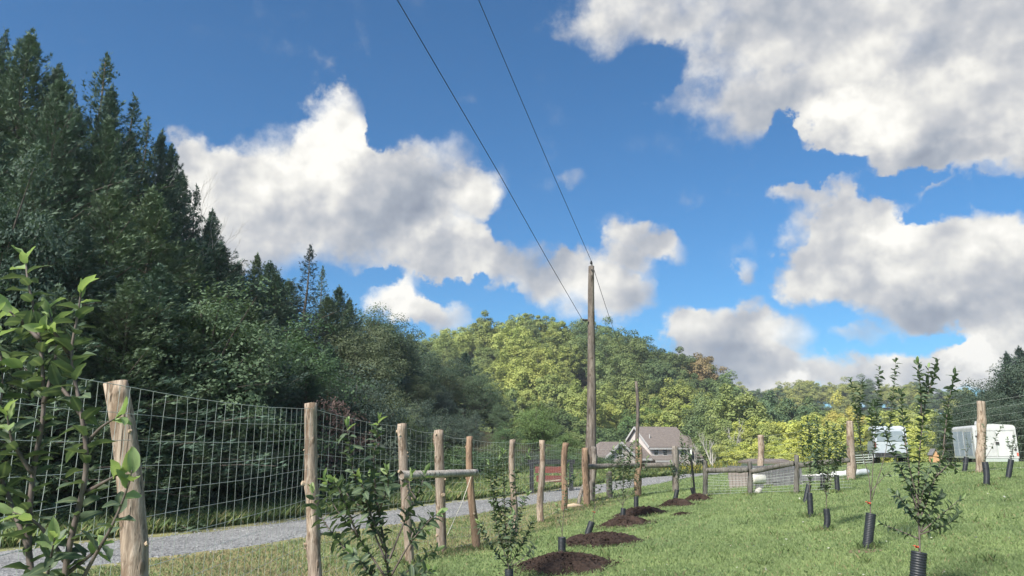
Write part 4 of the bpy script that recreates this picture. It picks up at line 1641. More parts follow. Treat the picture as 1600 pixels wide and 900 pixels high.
# --- left foreground
gl = Vector((P(75, 700, 2.1).x, 2.1, h1(P(75, 700, 2.1).x, 2.1)))
sapling("large apple sapling filling the lower left corner in front of the nearest post", gl, 2.1, [
    [(60, 1080), (45, 860), (52, 740), (68, 640), (62, 530), (44, 440), (40, 398), dict(root=True, d=.05, start=.42)],
    [(80, 1100), (104, 880), (134, 740), (128, 650), (112, 560), (122, 490), (128, 448), dict(root=True, d=-.05, start=.42)],
    [(128, 650), (95, 606), (60, 590), (15, 560), dict(d=.1)],
    [(95, 1000), (132, 900), (176, 820), (200, 760), (206, 735), dict(d=-.12, start=.5, gap=1.5)],
    [(45, 860), (15, 780), (-10, 700), (4, 600), (-5, 500), dict(d=.12)],
    [(60, 960), (76, 890), (86, 838), dict(d=-.18, young=True, gap=.8)],
    [(68, 630), (88, 550), (76, 480), dict(d=.15)],
    [(-20, 1000), (-12, 820), (-34, 650), (-10, 500), dict(d=0, start=.3)],
    [(130, 700), (158, 668), (190, 648), dict(d=-.05, start=.75)],
    [(138, 768), (165, 752), (192, 738), dict(d=-.1, start=.75)],
    [(50, 740), (20, 690), (10, 640), dict(d=-.1)],
    [(104, 880), (60, 820), (20, 800), dict(d=-.06)],
    [(112, 560), (85, 520), (70, 515), dict(d=-.1)],
    [(62, 530), (30, 500), (5, 478), dict(d=.05)],
    [(100, 900), (150, 860), (160, 845), dict(d=.1)],
], leaf=.067, gap=.0150, seed=11, stem_r=.011, start=.22)

gm = Vector((P(605, 700, 4.5).x, 4.5, h1(P(605, 700, 4.5).x, 4.5)))
sapling("bushy apple sapling in front of the second and third fence posts", gm, 4.5, [
    [(606, 960), (605, 880), (592, 800), (584, 725), (592, 655), dict(root=True, d=.05, start=.42)],
    [(604, 880), (572, 800), (552, 735), (541, 662), dict(d=-.1)],
    [(604, 905), (560, 840), (522, 790), (508, 748), dict(d=.1)],
    [(602, 860), (578, 800), (562, 745), dict(d=-.15)],
    [(606, 880), (632, 815), (652, 775), (666, 735), dict(d=.1, start=.4)],
    [(608, 905), (640, 850), (672, 812), (688, 800), dict(d=-.1, start=.45)],
    [(605, 920), (548, 868), (500, 805), (488, 765), dict(d=.15)],
    [(608, 915), (650, 882), (684, 858), dict(d=.1, start=.4)],
    [(598, 840), (588, 780), (578, 742), dict(d=.15)],
    [(560, 840), (530, 765), (520, 750), dict(d=-.05)],
    [(640, 850), (650, 825), (668, 830), dict(d=.05)],
    [(572, 800), (540, 770), (528, 755), dict(d=.2)],
    [(606, 930), (640, 905), (676, 890), dict(d=-.2)],
    [(592, 800), (606, 760), (604, 735), dict(d=-.2)],
    [(605, 930), (575, 890), (545, 860), dict(d=-.2)],
    [(650, 780), (640, 760), (642, 740), dict(d=.0)],
], leaf=.070, gap=.0115, seed=12, stem_r=.011, start=.2)

g3 = G(797, 917)
guard("black trunk guard barely showing at the bottom edge under the third sapling", g3, 795, 889, 13)
sapling("small upright apple sapling beside the largest mulch mound at the bottom", g3, g3.y, [
    [(795, 890), (790, 830), (788, 762), (785, 704), dict(root=True, d=.05, start=.15)],
    [(794, 885), (772, 800), (776, 742), (780, 716), dict(d=.1)],
    [(793, 885), (765, 850), (747, 815), dict(d=-.1)],
    [(796, 880), (806, 825), (816, 792), (824, 772), dict(d=-.1)],
    [(796, 885), (816, 850), (833, 812), dict(d=.1)],
    [(797, 888), (822, 868), (838, 846), dict(d=-.1, start=.5)],
    [(790, 830), (800, 790), (806, 742), (826, 708), dict(d=.15, keep=.7)],
    [(790, 810), (770, 770), (764, 722), dict(d=0)],
    [(792, 850), (780, 800), (768, 785), dict(d=.2)],
    [(793, 870), (800, 830), (802, 800), dict(d=-.2)],
], leaf=.075, gap=.0115, seed=13, stem_r=.009, start=.15)
st = P(791, 899, g3.y - .12)
MB().tube([Vector((0, 0, 0)), Vector((0, 0, .03)), Vector((.005, 0, .055)), Vector((.005, 0, .065))], [.035, .042, .03, .01], 9).build("stone", M['stone'], None, True)
o = bpy.context.scene.objects["stone"]
o.location = (st.x, g3.y - .12, h1(st.x, g3.y - .12) + .02)
tag(o, "small white stone at the foot of the third sapling", "stone")

# --- row with mulch
row = [
    # mulch px0, px1, py ; guard base px,py ; top px,py ; dia
    (805, 958, 884, 878, 868, 878, 839, 12, "largest mulch mound, at the bottom centre", "black trunk guard on the largest mulch mound"),
    (880, 1000, 848, 918, 840, 925, 815, 10, "dark mulch mound under the tilted guard, second nearest", "tilted black trunk guard on the second mulch mound"),
    (932, 1020, 820, 973, 815, 974, 794, 8, "mulch mound around the third guard from the front", "upright black trunk guard on the third mulch mound"),
    (955, 1044, 804, 994, 798, 994, 776, 7.5, "mulch mound just left of the crumbly mulch spill, fourth in the row", "black trunk guard in front of the orange brown gate post"),
    (1022, 1092, 790, 1055, 784, 1058, 765, 7, "mulch mound beside the grey post at the cross rail end", "black trunk guard leaning at the foot of the grey post"),
    (1062, 1116, 781, 1085, 778, 1081, 762, 6.5, "farthest mulch heap with woody debris by the steel post", "farthest black trunk guard beside the thin steel post"),
]
bases = []
for i, (a, b, c, bx, by, tx_, ty_, dia, l1, l2) in enumerate(row):
    mulch(l1, a, b + 2, c, 300 + i, .14)
    q = G(bx, by)
    q.z += .05
    guard(l2, q, tx_, ty_, dia)
    bases.append(q)
mulch("tiny patch of mulch on the grass right of the fourth mound", 1052, 1078, 804, 310, .02)
q = bases[0]
sapling("thin whip sapling rising from the largest mulch mound", q, q.y, [
    [(878, 838), (881, 800), (884, 765), (888, 726), dict(root=True, start=.5, keep=.9)],
    [(878, 832), (872, 805), (871, 790), dict(start=.3, keep=.6)],
    [(884, 765), (893, 750), (898, 738), dict(start=.2)]], leaf=.06, gap=.014, seed=14, stem_r=.008, parts=False, tie=None, start=.3)
q = bases[1]
sapling("sparse sapling with an orange tie in the tilted guard", q, q.y, [
    [(926, 815), (929, 790), (930, 765), (933, 742), dict(root=True, start=.45, keep=.7)],
    [(927, 805), (940, 788), (952, 770), dict(start=.5, keep=.5)],
    [(928, 800), (936, 770), (944, 745), dict(start=.3, keep=.5)]], leaf=.065, gap=.018, seed=15, stem_r=.007, parts=False, tie=(929, 800, 3.5), start=.3)
q = bases[2]
sapling("rounded leafy sapling in front of the log cross rail", q, q.y, [
    [(973, 795), (974, 760), (975, 725), (976, 692), dict(root=True, start=.3)],
    [(973, 790), (962, 755), (956, 725), (958, 700)], [(973, 790), (986, 755), (995, 725), (998, 700)],
    [(974, 780), (968, 745), (965, 705)], [(974, 780), (982, 745), (986, 700)], [(973, 790), (955, 765), (948, 735)], [(974, 785), (992, 765), (1002, 740)],
    [(974, 760), (980, 725), (990, 690)], [(974, 760), (970, 720), (968, 690)]], leaf=.085, gap=.015, seed=16, stem_r=.008, parts=False, start=.3)
q = bases[3]
sapling("slender sapling hiding the middle post of the cross rail", q, q.y, [
    [(994, 777), (995, 740), (997, 705), (996, 690), dict(root=True, start=.4)],
    [(994, 765), (1006, 735), (1012, 715)], [(994, 765), (985, 738), (982, 712)]], leaf=.085, gap=.018, seed=17, stem_r=.008, parts=False, start=.4)
q = bases[4]
sapling("sapling beside the grey post at the end of the cross rail", q, q.y, [
    [(1058, 766), (1062, 735), (1066, 705), (1064, 680), dict(root=True, start=.3)],
    [(1058, 760), (1072, 735), (1078, 712)], [(1059, 755), (1050, 735), (1048, 722)], [(1061, 740), (1072, 715), (1070, 695)]], leaf=.09, gap=.017, seed=18, stem_r=.009, parts=False, start=.3)
q = bases[5]
sapling("farthest sapling of the mulched row beside the thin steel post", q, q.y, [
    [(1081, 762), (1080, 735), (1077, 705), (1076, 676), dict(root=True, start=.35)],
    [(1081, 750), (1090, 725), (1094, 700)], [(1080, 745), (1071, 725), (1068, 708)]], leaf=.09, gap=.019, seed=19, stem_r=.009, parts=False, start=.3)

# --- right side of the lawn
q = G(1431, 948)
guard("nearest black trunk guard cut off by the bottom edge on the right", q, 1436, 862, 22)
sapling("tallest apple sapling at lower right with many leafy branches", q, q.y, [
    [(1437, 862), (1435, 790), (1437, 705), (1446, 625), (1451, 574), dict(root=True, d=.05, start=.35)],
    [(1436, 800), (1420, 760), (1402, 722), (1386, 682), (1366, 640), dict(d=-.1)],
    [(1436, 790), (1420, 725), (1411, 655), (1408, 614), dict(d=.1)],
    [(1438, 810), (1462, 745), (1478, 690), (1478, 645), dict(d=.12)],
    [(1474, 700), (1482, 630), (1493, 580), dict(d=0)],
    [(1439, 832), (1474, 802), (1502, 778), dict(d=-.12)],
    [(1436, 842), (1402, 828), (1376, 818), dict(d=.1)],
    [(1437, 790), (1446, 755), (1456, 722), dict(d=-.15)],
    [(1440, 650), (1438, 605), (1434, 566), dict(d=-.1)],
    [(1446, 625), (1458, 592), (1464, 564), dict(d=.1)],
    [(1438, 822), (1416, 790), (1396, 768), dict(d=-.15)],
    [(1438, 830), (1460, 790), (1470, 770), dict(d=.15)],
    [(1436, 815), (1425, 770), (1420, 745), dict(d=.2)],
    [(1462, 745), (1485, 725), (1496, 735), dict(d=-.1)],
    [(1438, 835), (1482, 818), (1498, 800), dict(d=.05)],
    [(1437, 815), (1448, 770), (1446, 740), dict(d=.05)],
], leaf=.066, gap=.0120, seed=20, stem_r=.0105, young_tip=1, tie=(1431, 854, 8), start=.18)
q = G(1355, 858)
guard("tall black trunk guard with a bare soil patch at its foot", q, 1361, 802, 14.5)
sapling("sparse tall sapling with leafy tips left of the tallest sapling", q, q.y, [
    [(1360, 802), (1358, 748), (1346, 702), (1338, 640), (1329, 592), dict(root=True, start=.58)],
    [(1346, 702), (1343, 650), (1347, 596), dict(start=.3)],
    [(1360, 790), (1366, 700), (1370, 640), (1374, 575), dict(start=.35, d=.1)],
    [(1362, 782), (1385, 700), (1395, 620), (1400, 563), dict(start=.42, d=-.1)],
    [(1359, 770), (1384, 742), (1398, 735), dict(start=.6, keep=.5)],
    [(1366, 700), (1362, 660), (1364, 630), dict(start=.2)]], leaf=.072, gap=.0120, seed=21, stem_r=.0085, young_tip=0, tie=(1357, 786, 7), parts=False)
small = [
    (1291, 829, 1291, 795, 9.5, "black trunk guard right of the pair of guards, curved", "leafy sapling right of the slimmer sapling in mid lawn", [
        [(1291, 795), (1292, 755), (1295, 715), (1292, 660), dict(root=True, start=.35)], [(1291, 780), (1302, 740), (1312, 705), (1316, 670)], [(1291, 775), (1280, 735), (1276, 700), (1278, 665)],
        [(1292, 760), (1305, 715), (1304, 665)], [(1291, 770), (1284, 720), (1288, 680)], [(1292, 745), (1310, 725), (1320, 700)], [(1291, 750), (1275, 725), (1268, 700)]], .065, .028),
    (1267, 808, 1265, 770, 8.5, "straight black trunk guard beside the leaning one", "slim sapling left of the leafy sapling in mid lawn", [
        [(1265, 770), (1266, 735), (1268, 700), (1262, 655), dict(root=True, start=.35)], [(1265, 760), (1274, 720), (1278, 690), (1276, 655)], [(1265, 755), (1256, 720), (1252, 690), (1254, 665)], [(1266, 740), (1262, 700), (1268, 660)]], .065, .030),
    (1258, 786, 1264, 757, 8, "leaning black trunk guard behind the straight one", None, None, 0, 0),
    (1285, 766, 1286, 741, 7, "small dark trunk guard in front of the white tarp roll", "thin sapling in front of the white tarp roll", [
        [(1286, 741), (1288, 715), (1286, 690), dict(root=True, start=.4)], [(1286, 735), (1294, 715), (1297, 700)]], .06, .04),
    (1309, 770, 1307, 742, 7.5, "dark trunk guard right of the leafy sapling stem", "thin sapling left of the pink brown fence post", [
        [(1307, 742), (1308, 710), (1306, 680), dict(root=True, start=.4)], [(1307, 735), (1316, 712), (1318, 695)]], .06, .04),
    (1541, 760, 1539, 722, 9, "curved black trunk guard just right of the fence post by the trailer", "crooked thin sapling in front of the trailer doors", [
        [(1539, 722), (1538, 700), (1539, 680), (1536, 664), dict(root=True, start=.2, keep=.6)], [(1540, 716), (1552, 695), (1560, 675), (1568, 665), dict(keep=.5)]], .05, .035),
    (1575, 749, 1580, 718, 8, "black trunk guard nearest the right edge", "small sapling in front of the right trailer door", [
        [(1580, 718), (1582, 700), (1585, 680), dict(root=True, start=.1)], [(1581, 710), (1576, 695), (1574, 684)], [(1581, 708), (1590, 695), (1592, 685)]], .05, .028),
    (1507, 738, 1510, 714, 7, "small black trunk guard left of the fence post by the trailer", "thin sapling at the left corner of the trailer", [
        [(1510, 714), (1512, 695), (1508, 675), dict(root=True, start=.2, keep=.6)], [(1510, 708), (1518, 690), (1520, 680), dict(keep=.5)]], .05, .035),
]
for i, (bx, by, tx_, ty_, dia, l1, l2, shs, lf, gp) in enumerate(small):
    q = G(bx, by)
    guard(l1, q, tx_, ty_, dia, (.35 if i in (0, 5) else 0))
    if l2:
        sapling(l2, q, q.y, shs, leaf=lf * 1.2, gap=gp * .42, seed=40 + i, stem_r=.007, young_tip=1, parts=False, start=.3)
# soil patch at the foot of the tall guard
def soil():
    c = G(1352, 861)
    mb = MB()
    r_ = random.Random(4)
    n = 22
    vs = [(0, 0, h1(c.x, c.y) + .012 - c.z)]
    for k in range(n):
        a = 6.283 * k / n
        x, y = math.cos(a) * .19 * r_.uniform(.7, 1.15), math.sin(a) * .17 * r_.uniform(.7, 1.15)
        vs.append((x, y, h1(c.x + x, c.y + y) + .006 - c.z))
    mb.add(vs, [(0, 1 + k, 1 + (k + 1) % n) for k in range(n)])
    o = mb.build("soil_patch", M['soil'])
    o.location = c
    tag(o, "bare brown soil patch around the tall guard", kind="structure")


M['soil'] = m_noise('bare_soil', (.16, .10, .065), (.34, .24, .17), 20, .95, .5, .01)
soil()


# ------------------------------------------------------------------ the house
M['siding'] = m_noise('pinkish_siding', (.56, .50, .47), (.66, .60, .56), 1.2, .7, .1, .005, (1, 1, 14))
M['shingle'] = m_noise('brown_grey_shingle', (.12, .10, .09), (.20, .170, .152), 3, .9, .4, .02, (1, 1, 3))
M['gable'] = m_noise('tan_siding', (.42, .38, .34), (.52, .47, .42), 1.2, .75, .1, .005, (1, 1, 14))


def build_house():
    Y0 = 112.0
    c = P(1016, 700, Y0)                      # front left corner of the main block
    g = h1(c.x + 4, Y0 + 4)
    rz = R(21)
    root = empty("house", (c.x, Y0, g), rz)
    k = Y0 / F
    zof = lambda py: P(1016, py, Y0).z - g
    W, D = 66 * k / math.cos(rz), 7.6
    ze, zr = zof(697), zof(667)
    ov = .35
    # main block walls with gables
    mb = MB()
    mb.add([(0, 0, -.3), (W, 0, -.3), (W, D, -.3), (0, D, -.3), (0, 0, ze), (W, 0, ze), (W, D, ze), (0, D, ze), (0, D / 2, zr), (W, D / 2, zr)],
           [(0, 1, 5, 4), (2, 3, 7, 6), (1, 2, 6, 9, 5), (3, 0, 4, 8, 7)])
    mb.build("wall", M['siding'], root)

    def gable_roof(name, x0, x1, y0, y1, z0, z1, axis_x=True, th=.16, mat='shingle'):
        m_ = MB()
        if axis_x:
            ym = (y0 + y1) / 2
            sl = (z1 - z0) / (ym - y0)
            for s_, ya in ((-1, y0), (1, y1)):
                e = ya + s_ * ov
                zz = z0 - sl * ov
                a = [(x0 - ov, e, zz), (x1 + ov, e, zz), (x1 + ov, ym, z1), (x0 - ov, ym, z1)]
                b = [(x, y, z + th) for x, y, z in a]
                m_.add(a + b, [(0, 1, 2, 3), (7, 6, 5, 4), (0, 4, 5, 1), (1, 5, 6, 2), (3, 7, 4, 0)])
        else:
            xm = (x0 + x1) / 2
            sl = (z1 - z0) / (xm - x0)
            for s_, xa in ((-1, x0), (1, x1)):
                e = xa + s_ * ov
                zz = z0 - sl * ov
                a = [(e, y0 - ov, zz), (e, y1, zz), (xm, y1, z1), (xm, y0 - ov, z1)]
                b = [(x, y, z + th) for x, y, z in a]
                m_.add(a + b, [(0, 1, 2, 3), (7, 6, 5, 4), (0, 4, 5, 1), (1, 5, 6, 2), (3, 7, 4, 0)])
        return m_.build(name, M[mat], root)
    rf_ = gable_roof("roof", 0, W, 0, D, ze, zr)
    MB().box(-ov, W + ov, -ov - .10, -ov + .0, ze - .32 - .18, ze - .32 + .08).build("fascia", M['trim'], rf_)
    for yy0, yy1 in ((-ov, D / 2), (D + ov, D / 2)):
        zz0 = ze - (zr - ze) / (D / 2) * ov
        MB().bar((-ov - .06, yy0, zz0 + .02), (-ov - .06, yy1, zr + .02), .08, .26).build("rake_trim", M['trim'], rf_)
    MB().tube([(W * .12, 1.4, ze + 1.0), (W * .12, 1.4, ze + 1.75)], .09, 8).build("vent_pipe", M['trim'], rf_)

    def window(x, z, w, h, y=0.0, two=True):
        f = MB()
        for a in ((x - w / 2 - .09, x - w / 2, z - h / 2 - .09, z + h / 2 + .09), (x + w / 2, x + w / 2 + .09, z - h / 2 - .09, z + h / 2 + .09),
                  (x - w / 2, x + w / 2, z + h / 2, z + h / 2 + .09), (x - w / 2, x + w / 2, z - h / 2 - .09, z - h / 2), (x - w / 2, x + w / 2, z - .03, z + .03)):
            f.box(a[0], a[1], y - .07, y - .004, a[2], a[3])
        o = f.build("window", M['trim'], root)
        MB().box(x - w / 2, x + w / 2, y - .035, y - .012, z + .03, z + h / 2).build("pane", M['glass'], o)
        MB().box(x - w / 2, x + w / 2, y - .03, y - .008, z - h / 2, z - .03).build("pane", M['glass'], o)
        MB().box(x - w / 2 - .12, x + w / 2 + .12, y - .12, y - .071, z - h / 2 - .15, z - h / 2 - .091).build("sill", M['trim'], o)
    zw = zof(706)
    for px in (1025, 1040, 1069):
        x = (px - 1016) * k / math.cos(rz)
        window(x, zw, .62, .95)
    window(1.2, zw - 2.9, .8, 1.2)
    window(4.6, zw - 2.9, .8, 1.2)
    # porch along the front
    pr = MB()
    zp = zof(714)
    a = [(-.4, -2.0, zp - .5), (W * .62, -2.0, zp - .5), (W * .62, -.01, zp + .05), (-.4, -.01, zp + .05)]
    pr.add(a + [(x, y, z + .14) for x, y, z in a], [(0, 1, 2, 3), (7, 6, 5, 4), (0, 4, 5, 1), (1, 5, 6, 2), (2, 6, 7, 3), (3, 7, 4, 0)])
    po = pr.build("porch_roof", M['shingle'], root)
    MB().box(-.42, W * .63, -2.12, -2.005, zp - .72, zp - .46).build("porch_beam", M['trim'], po)
    for i in range(5):
        x = -.2 + (W * .62) * i / 4.2
        MB().box(x - .08, x + .08, -2.0, -1.84, -.2, zp - .52).build("porch_column", M['trim'], po)
    # right wing, set back and lower
    zw0, zw1 = zof(713), zof(681)
    x0, x1, y0, y1 = W + .01, W + 2.6, 1.2, D - .2
    m_ = MB()
    m_.add([(x0, y0, -.3), (x1, y0, -.3), (x1, y1, -.3), (x0, y1, -.3), (x0, y0, zw0), (x1, y0, zw0), (x1, y1, zw0), (x0, y1, zw0), (x1, (y0 + y1) / 2, zw1), (x0, (y0 + y1) / 2, zw1)],
           [(0, 1, 5, 4), (1, 2, 6, 8, 5), (2, 3, 7, 6)])
    m_.build("wing_wall", M['siding'], root)
    gable_roof("wing_roof", x0 + .36, x1, y0, y1, zw0, zw1)
    MB().box(x0 + .02, x1 + ov, y0 - ov - .14, y0 - ov - .02, zw0 - .65, zw0 - .42).build("wing_fascia", M['trim'], root)
    # left garage wing with a cross gable
    gx0, gx1 = -8.6, -.02
    gy0, gy1 = .6, D + .4
    zg0, zg1 = zof(718), zof(690)
    m_ = MB()
    m_.add([(gx0, gy0, -.3), (gx1, gy0, -.3), (gx1, gy1, -.3), (gx0, gy1, -.3), (gx0, gy0, zg0), (gx1, gy0, zg0), (gx1, gy1, zg0), (gx0, gy1, zg0)], [(0, 1, 5, 4), (1, 2, 6, 5), (2, 3, 7, 6), (3, 0, 4, 7)])
    m_.build("garage_wall", M['siding'], root)
    ym = (gy0 + gy1) / 2
    m_ = MB()
    e = .35
    m_.add([(gx0 - e, gy0 - e, zg0 - .2), (gx1, gy0 - e, zg0 - .2), (gx1, gy1 + e, zg0 - .2), (gx0 - e, gy1 + e, zg0 - .2), (gx0 + 2.6, ym, zg1), (gx1, ym, zg1)],
           [(0, 1, 5, 4), (2, 3, 4, 5), (3, 0, 4)])
    m_.build("garage_roof", M['shingle'], root)
    hx, hw = -5.4, 2.6
    zh1 = zof(692)
    zh0 = zof(716)
    m_ = MB()
    m_.add([(hx - hw, -.6, -.3), (hx + hw, -.6, -.3), (hx + hw, -.6, zh0), (hx - hw, -.6, zh0), (hx, -.6, zh1 - .1), (hx - hw, 2.4, -.3), (hx + hw, 2.4, -.3), (hx + hw, 2.4, zh0), (hx - hw, 2.4, zh0)],
           [(0, 1, 2, 4, 3), (1, 6, 7, 2), (5, 0, 3, 8)])
    m_.build("gable_wall", M['gable'], root)
    gr = gable_roof("gable_roof", hx - hw, hx + hw, -.6, 3.8, zh0, zh1, False)
    for s_ in (-1, 1):
        sl = (zh1 - zh0) / hw
        MB().bar((hx + s_ * (hw + ov), -.6 - ov - .05, zh0 - sl * ov + .03), (hx, -.6 - ov - .05, zh1 + .05), .08, .30).build("rake_trim", M['trim'], gr)
    window(hx, zof(705), .62, 1.0, -.6)
    # sloping roof joining garage and gable end
    m_ = MB()
    a = [(-2.6, -.9, zof(718)), (-.02, -.9, zof(718)), (-.02, 3.2, zof(692)), (-2.6, 3.2, zof(692))]
    m_.add(a + [(x, y, z + .14) for x, y, z in a], [(0, 1, 2, 3), (7, 6, 5, 4), (0, 4, 5, 1), (1, 5, 6, 2), (2, 6, 7, 3), (3, 7, 4, 0)])
    m_.build("shed_roof", M['shingle'], root)
    MB().box(-2.7, .1, -1.02, -.905, zof(718) - .12, zof(718) + .16).build("eave_trim", M['trim'], root)
    tag(root, "two storey house with grey brown roof and pale pink siding below the hill", "house")


build_house()

# ------------------------------------------------------------------ cargo trailer
def rounded_profile(w, z0, z1, r, n=6):
    pts = [(-w / 2, z0), (w / 2, z0)]
    for k in range(n + 1):
        a = math.pi / 2 * k / n
        pts.append((w / 2 - r + r * math.cos(a), z1 - r + r * math.sin(a)))
    # slightly crowned roof
    pts.append((0, z1 + .05))
    for k in range(n + 1):
        a = math.pi / 2 + math.pi / 2 * k / n
        pts.append((-w / 2 + r + r * math.cos(a), z1 - r + r * math.sin(a)))
    return pts


def extrude_profile(pts, y0, y1):
    mb = MB()
    n = len(pts)
    vs = [(x, y0, z) for x, z in pts] + [(x, y1, z) for x, z in pts]
    fs = [tuple(range(n)), tuple(range(2 * n - 1, n - 1, -1))]
    for k in range(n):
        fs.append((k, k + n, (k + 1) % n + n, (k + 1) % n))
    return mb.add(vs, fs)


def build_trailer():
    Y0 = 35.0
    lb, rb = P(1529, 715, Y0), P(1590, 712, Y0 - .1)
    W = (rb - lb).length
    cx = (lb.x + rb.x) / 2
    rz = math.atan2(rb.y - lb.y, rb.x - lb.x)
    g = h1(cx, Y0)
    z0 = P(1560, 716, Y0).z - g
    z1 = P(1560, 664, Y0).z - g
    root = empty("cargo_trailer", (cx, Y0, g), R(20) * 0 + rz + R(-14))
    bl = extrude_profile(rounded_profile(W, z0, z1, .16), 0, 3.7).build("body", M['trailer'], root)
    # rear frame and two doors with gaps
    fr = MB()
    for a in ((-W / 2 + .01, -W / 2 + .10, z0, z1 - .14), (W / 2 - .10, W / 2 - .01, z0, z1 - .14), (-W / 2 + .10, W / 2 - .10, z1 - .26, z1 - .14), (-W / 2 + .10, W / 2 - .10, z0, z0 + .07)):
        fr.box(a[0], a[1], -.035, -.002, a[2], a[3])
    fr.build("rear_frame", M['trailer'], root)
    for s_ in (-1, 1):
        xa, xb = (-W / 2 + .12, -.012) if s_ < 0 else (.012, W / 2 - .12)
        d = MB().box(xa, xb, -.028, -.003, z0 + .09, z1 - .28).build("door", M['trailer'], root)
        for zz in (z0 + .35, z1 - .55):
            xx = xa if s_ < 0 else xb
            MB().box(xx - .05, xx + .05, -.05, -.037, zz, zz + .07).build("hinge", M['iron'], d)
    MB().tube([(.03, -.06, z0 + .1), (.03, -.06, z1 - .3)], .012, 6).build("lock_rod", M['wire'], root)
    MB().box(-.01, .13, -.075, -.03, z0 + .62, z0 + .74).build("latch", M['iron'], root)
    MB().box(-W / 2 + .18, -W / 2 + .5, -.05, -.029, z0 + .42, z0 + .60).build("plate_holder", M['iron'], root)
    MB().box(-W / 2 + .21, -W / 2 + .47, -.056, -.051, z0 + .45, z0 + .57).build("licence_plate", M['offwhite'], root)
    for s_ in (-1, 1):
        MB().box(s_ * (W / 2 - .055) - .03, s_ * (W / 2 - .055) + .03, -.05, -.036, z0 + .1, z0 + .25).build("tail_light", M['ribbon'], root)
    # side panel, door and trim on the left
    MB().box(-W / 2 - .012, -W / 2 - .002, .35, 1.5, z0 + .12, z1 - .3).build("side_door", M['trailer_shade'], root)
    for yy in (1.75, 2.7):
        MB().box(-W / 2 - .010, -W / 2 - .002, yy, yy + .85, z0 + .08, z1 - .25).build("side_panel", M['trailer_shade'], root)
    MB().box(-W / 2 - .02, -W / 2 - .001, 0.0, 3.7, z0 - .02, z0 + .06).build("side_rail", M['wire'], root)
    MB().tube([(-.25, 1.2, z1 + .05), (-.25, 1.2, z1 + .12), (-.2, 1.2, z1 + .13)], [.22, .2, .05], 12).build("roof_vent", M['trailer'], root)
    MB().box(-W / 2 + .05, W / 2 - .05, -.02, .1, z0 - .16, z0 - .012).build("bumper", M['wire'], root)
    for s_ in (-1, 1):
        x = s_ * (W / 2 - .12)
        w = MB().tube([(x - .1, 1.9, .33), (x + .1, 1.9, .33)], .33, 20).build("wheel", M['rubber'], root)
        MB().tube([(x + s_ * .101, 1.9, .33), (x + s_ * .12, 1.9, .33)], .19, 16).build("rim", M['white'], w)
        MB().box(x - .14, x + .14, 1.45, 2.35, .68, .71).build("fender", M['wire'], root)
    MB().bar((0, 3.7, .42), (0, 5.0, .42), .1).build("tongue", M['iron'], root)
    tag(root, "white enclosed cargo trailer with rear doors behind the right fence", "trailer")


M['trailer'] = m_noise('trailer_white', (.42, .42, .42), (.56, .56, .555), 2.2, .5, .08, .004, (1, 1, 1), 8)
M['trailer_shade'] = m_noise('trailer_side_shade_blue', (.27, .32, .39), (.37, .42, .48), 2.2, .45, .05, .004)  # bluish shade on the white trailer's left side, put into the colour
build_trailer()


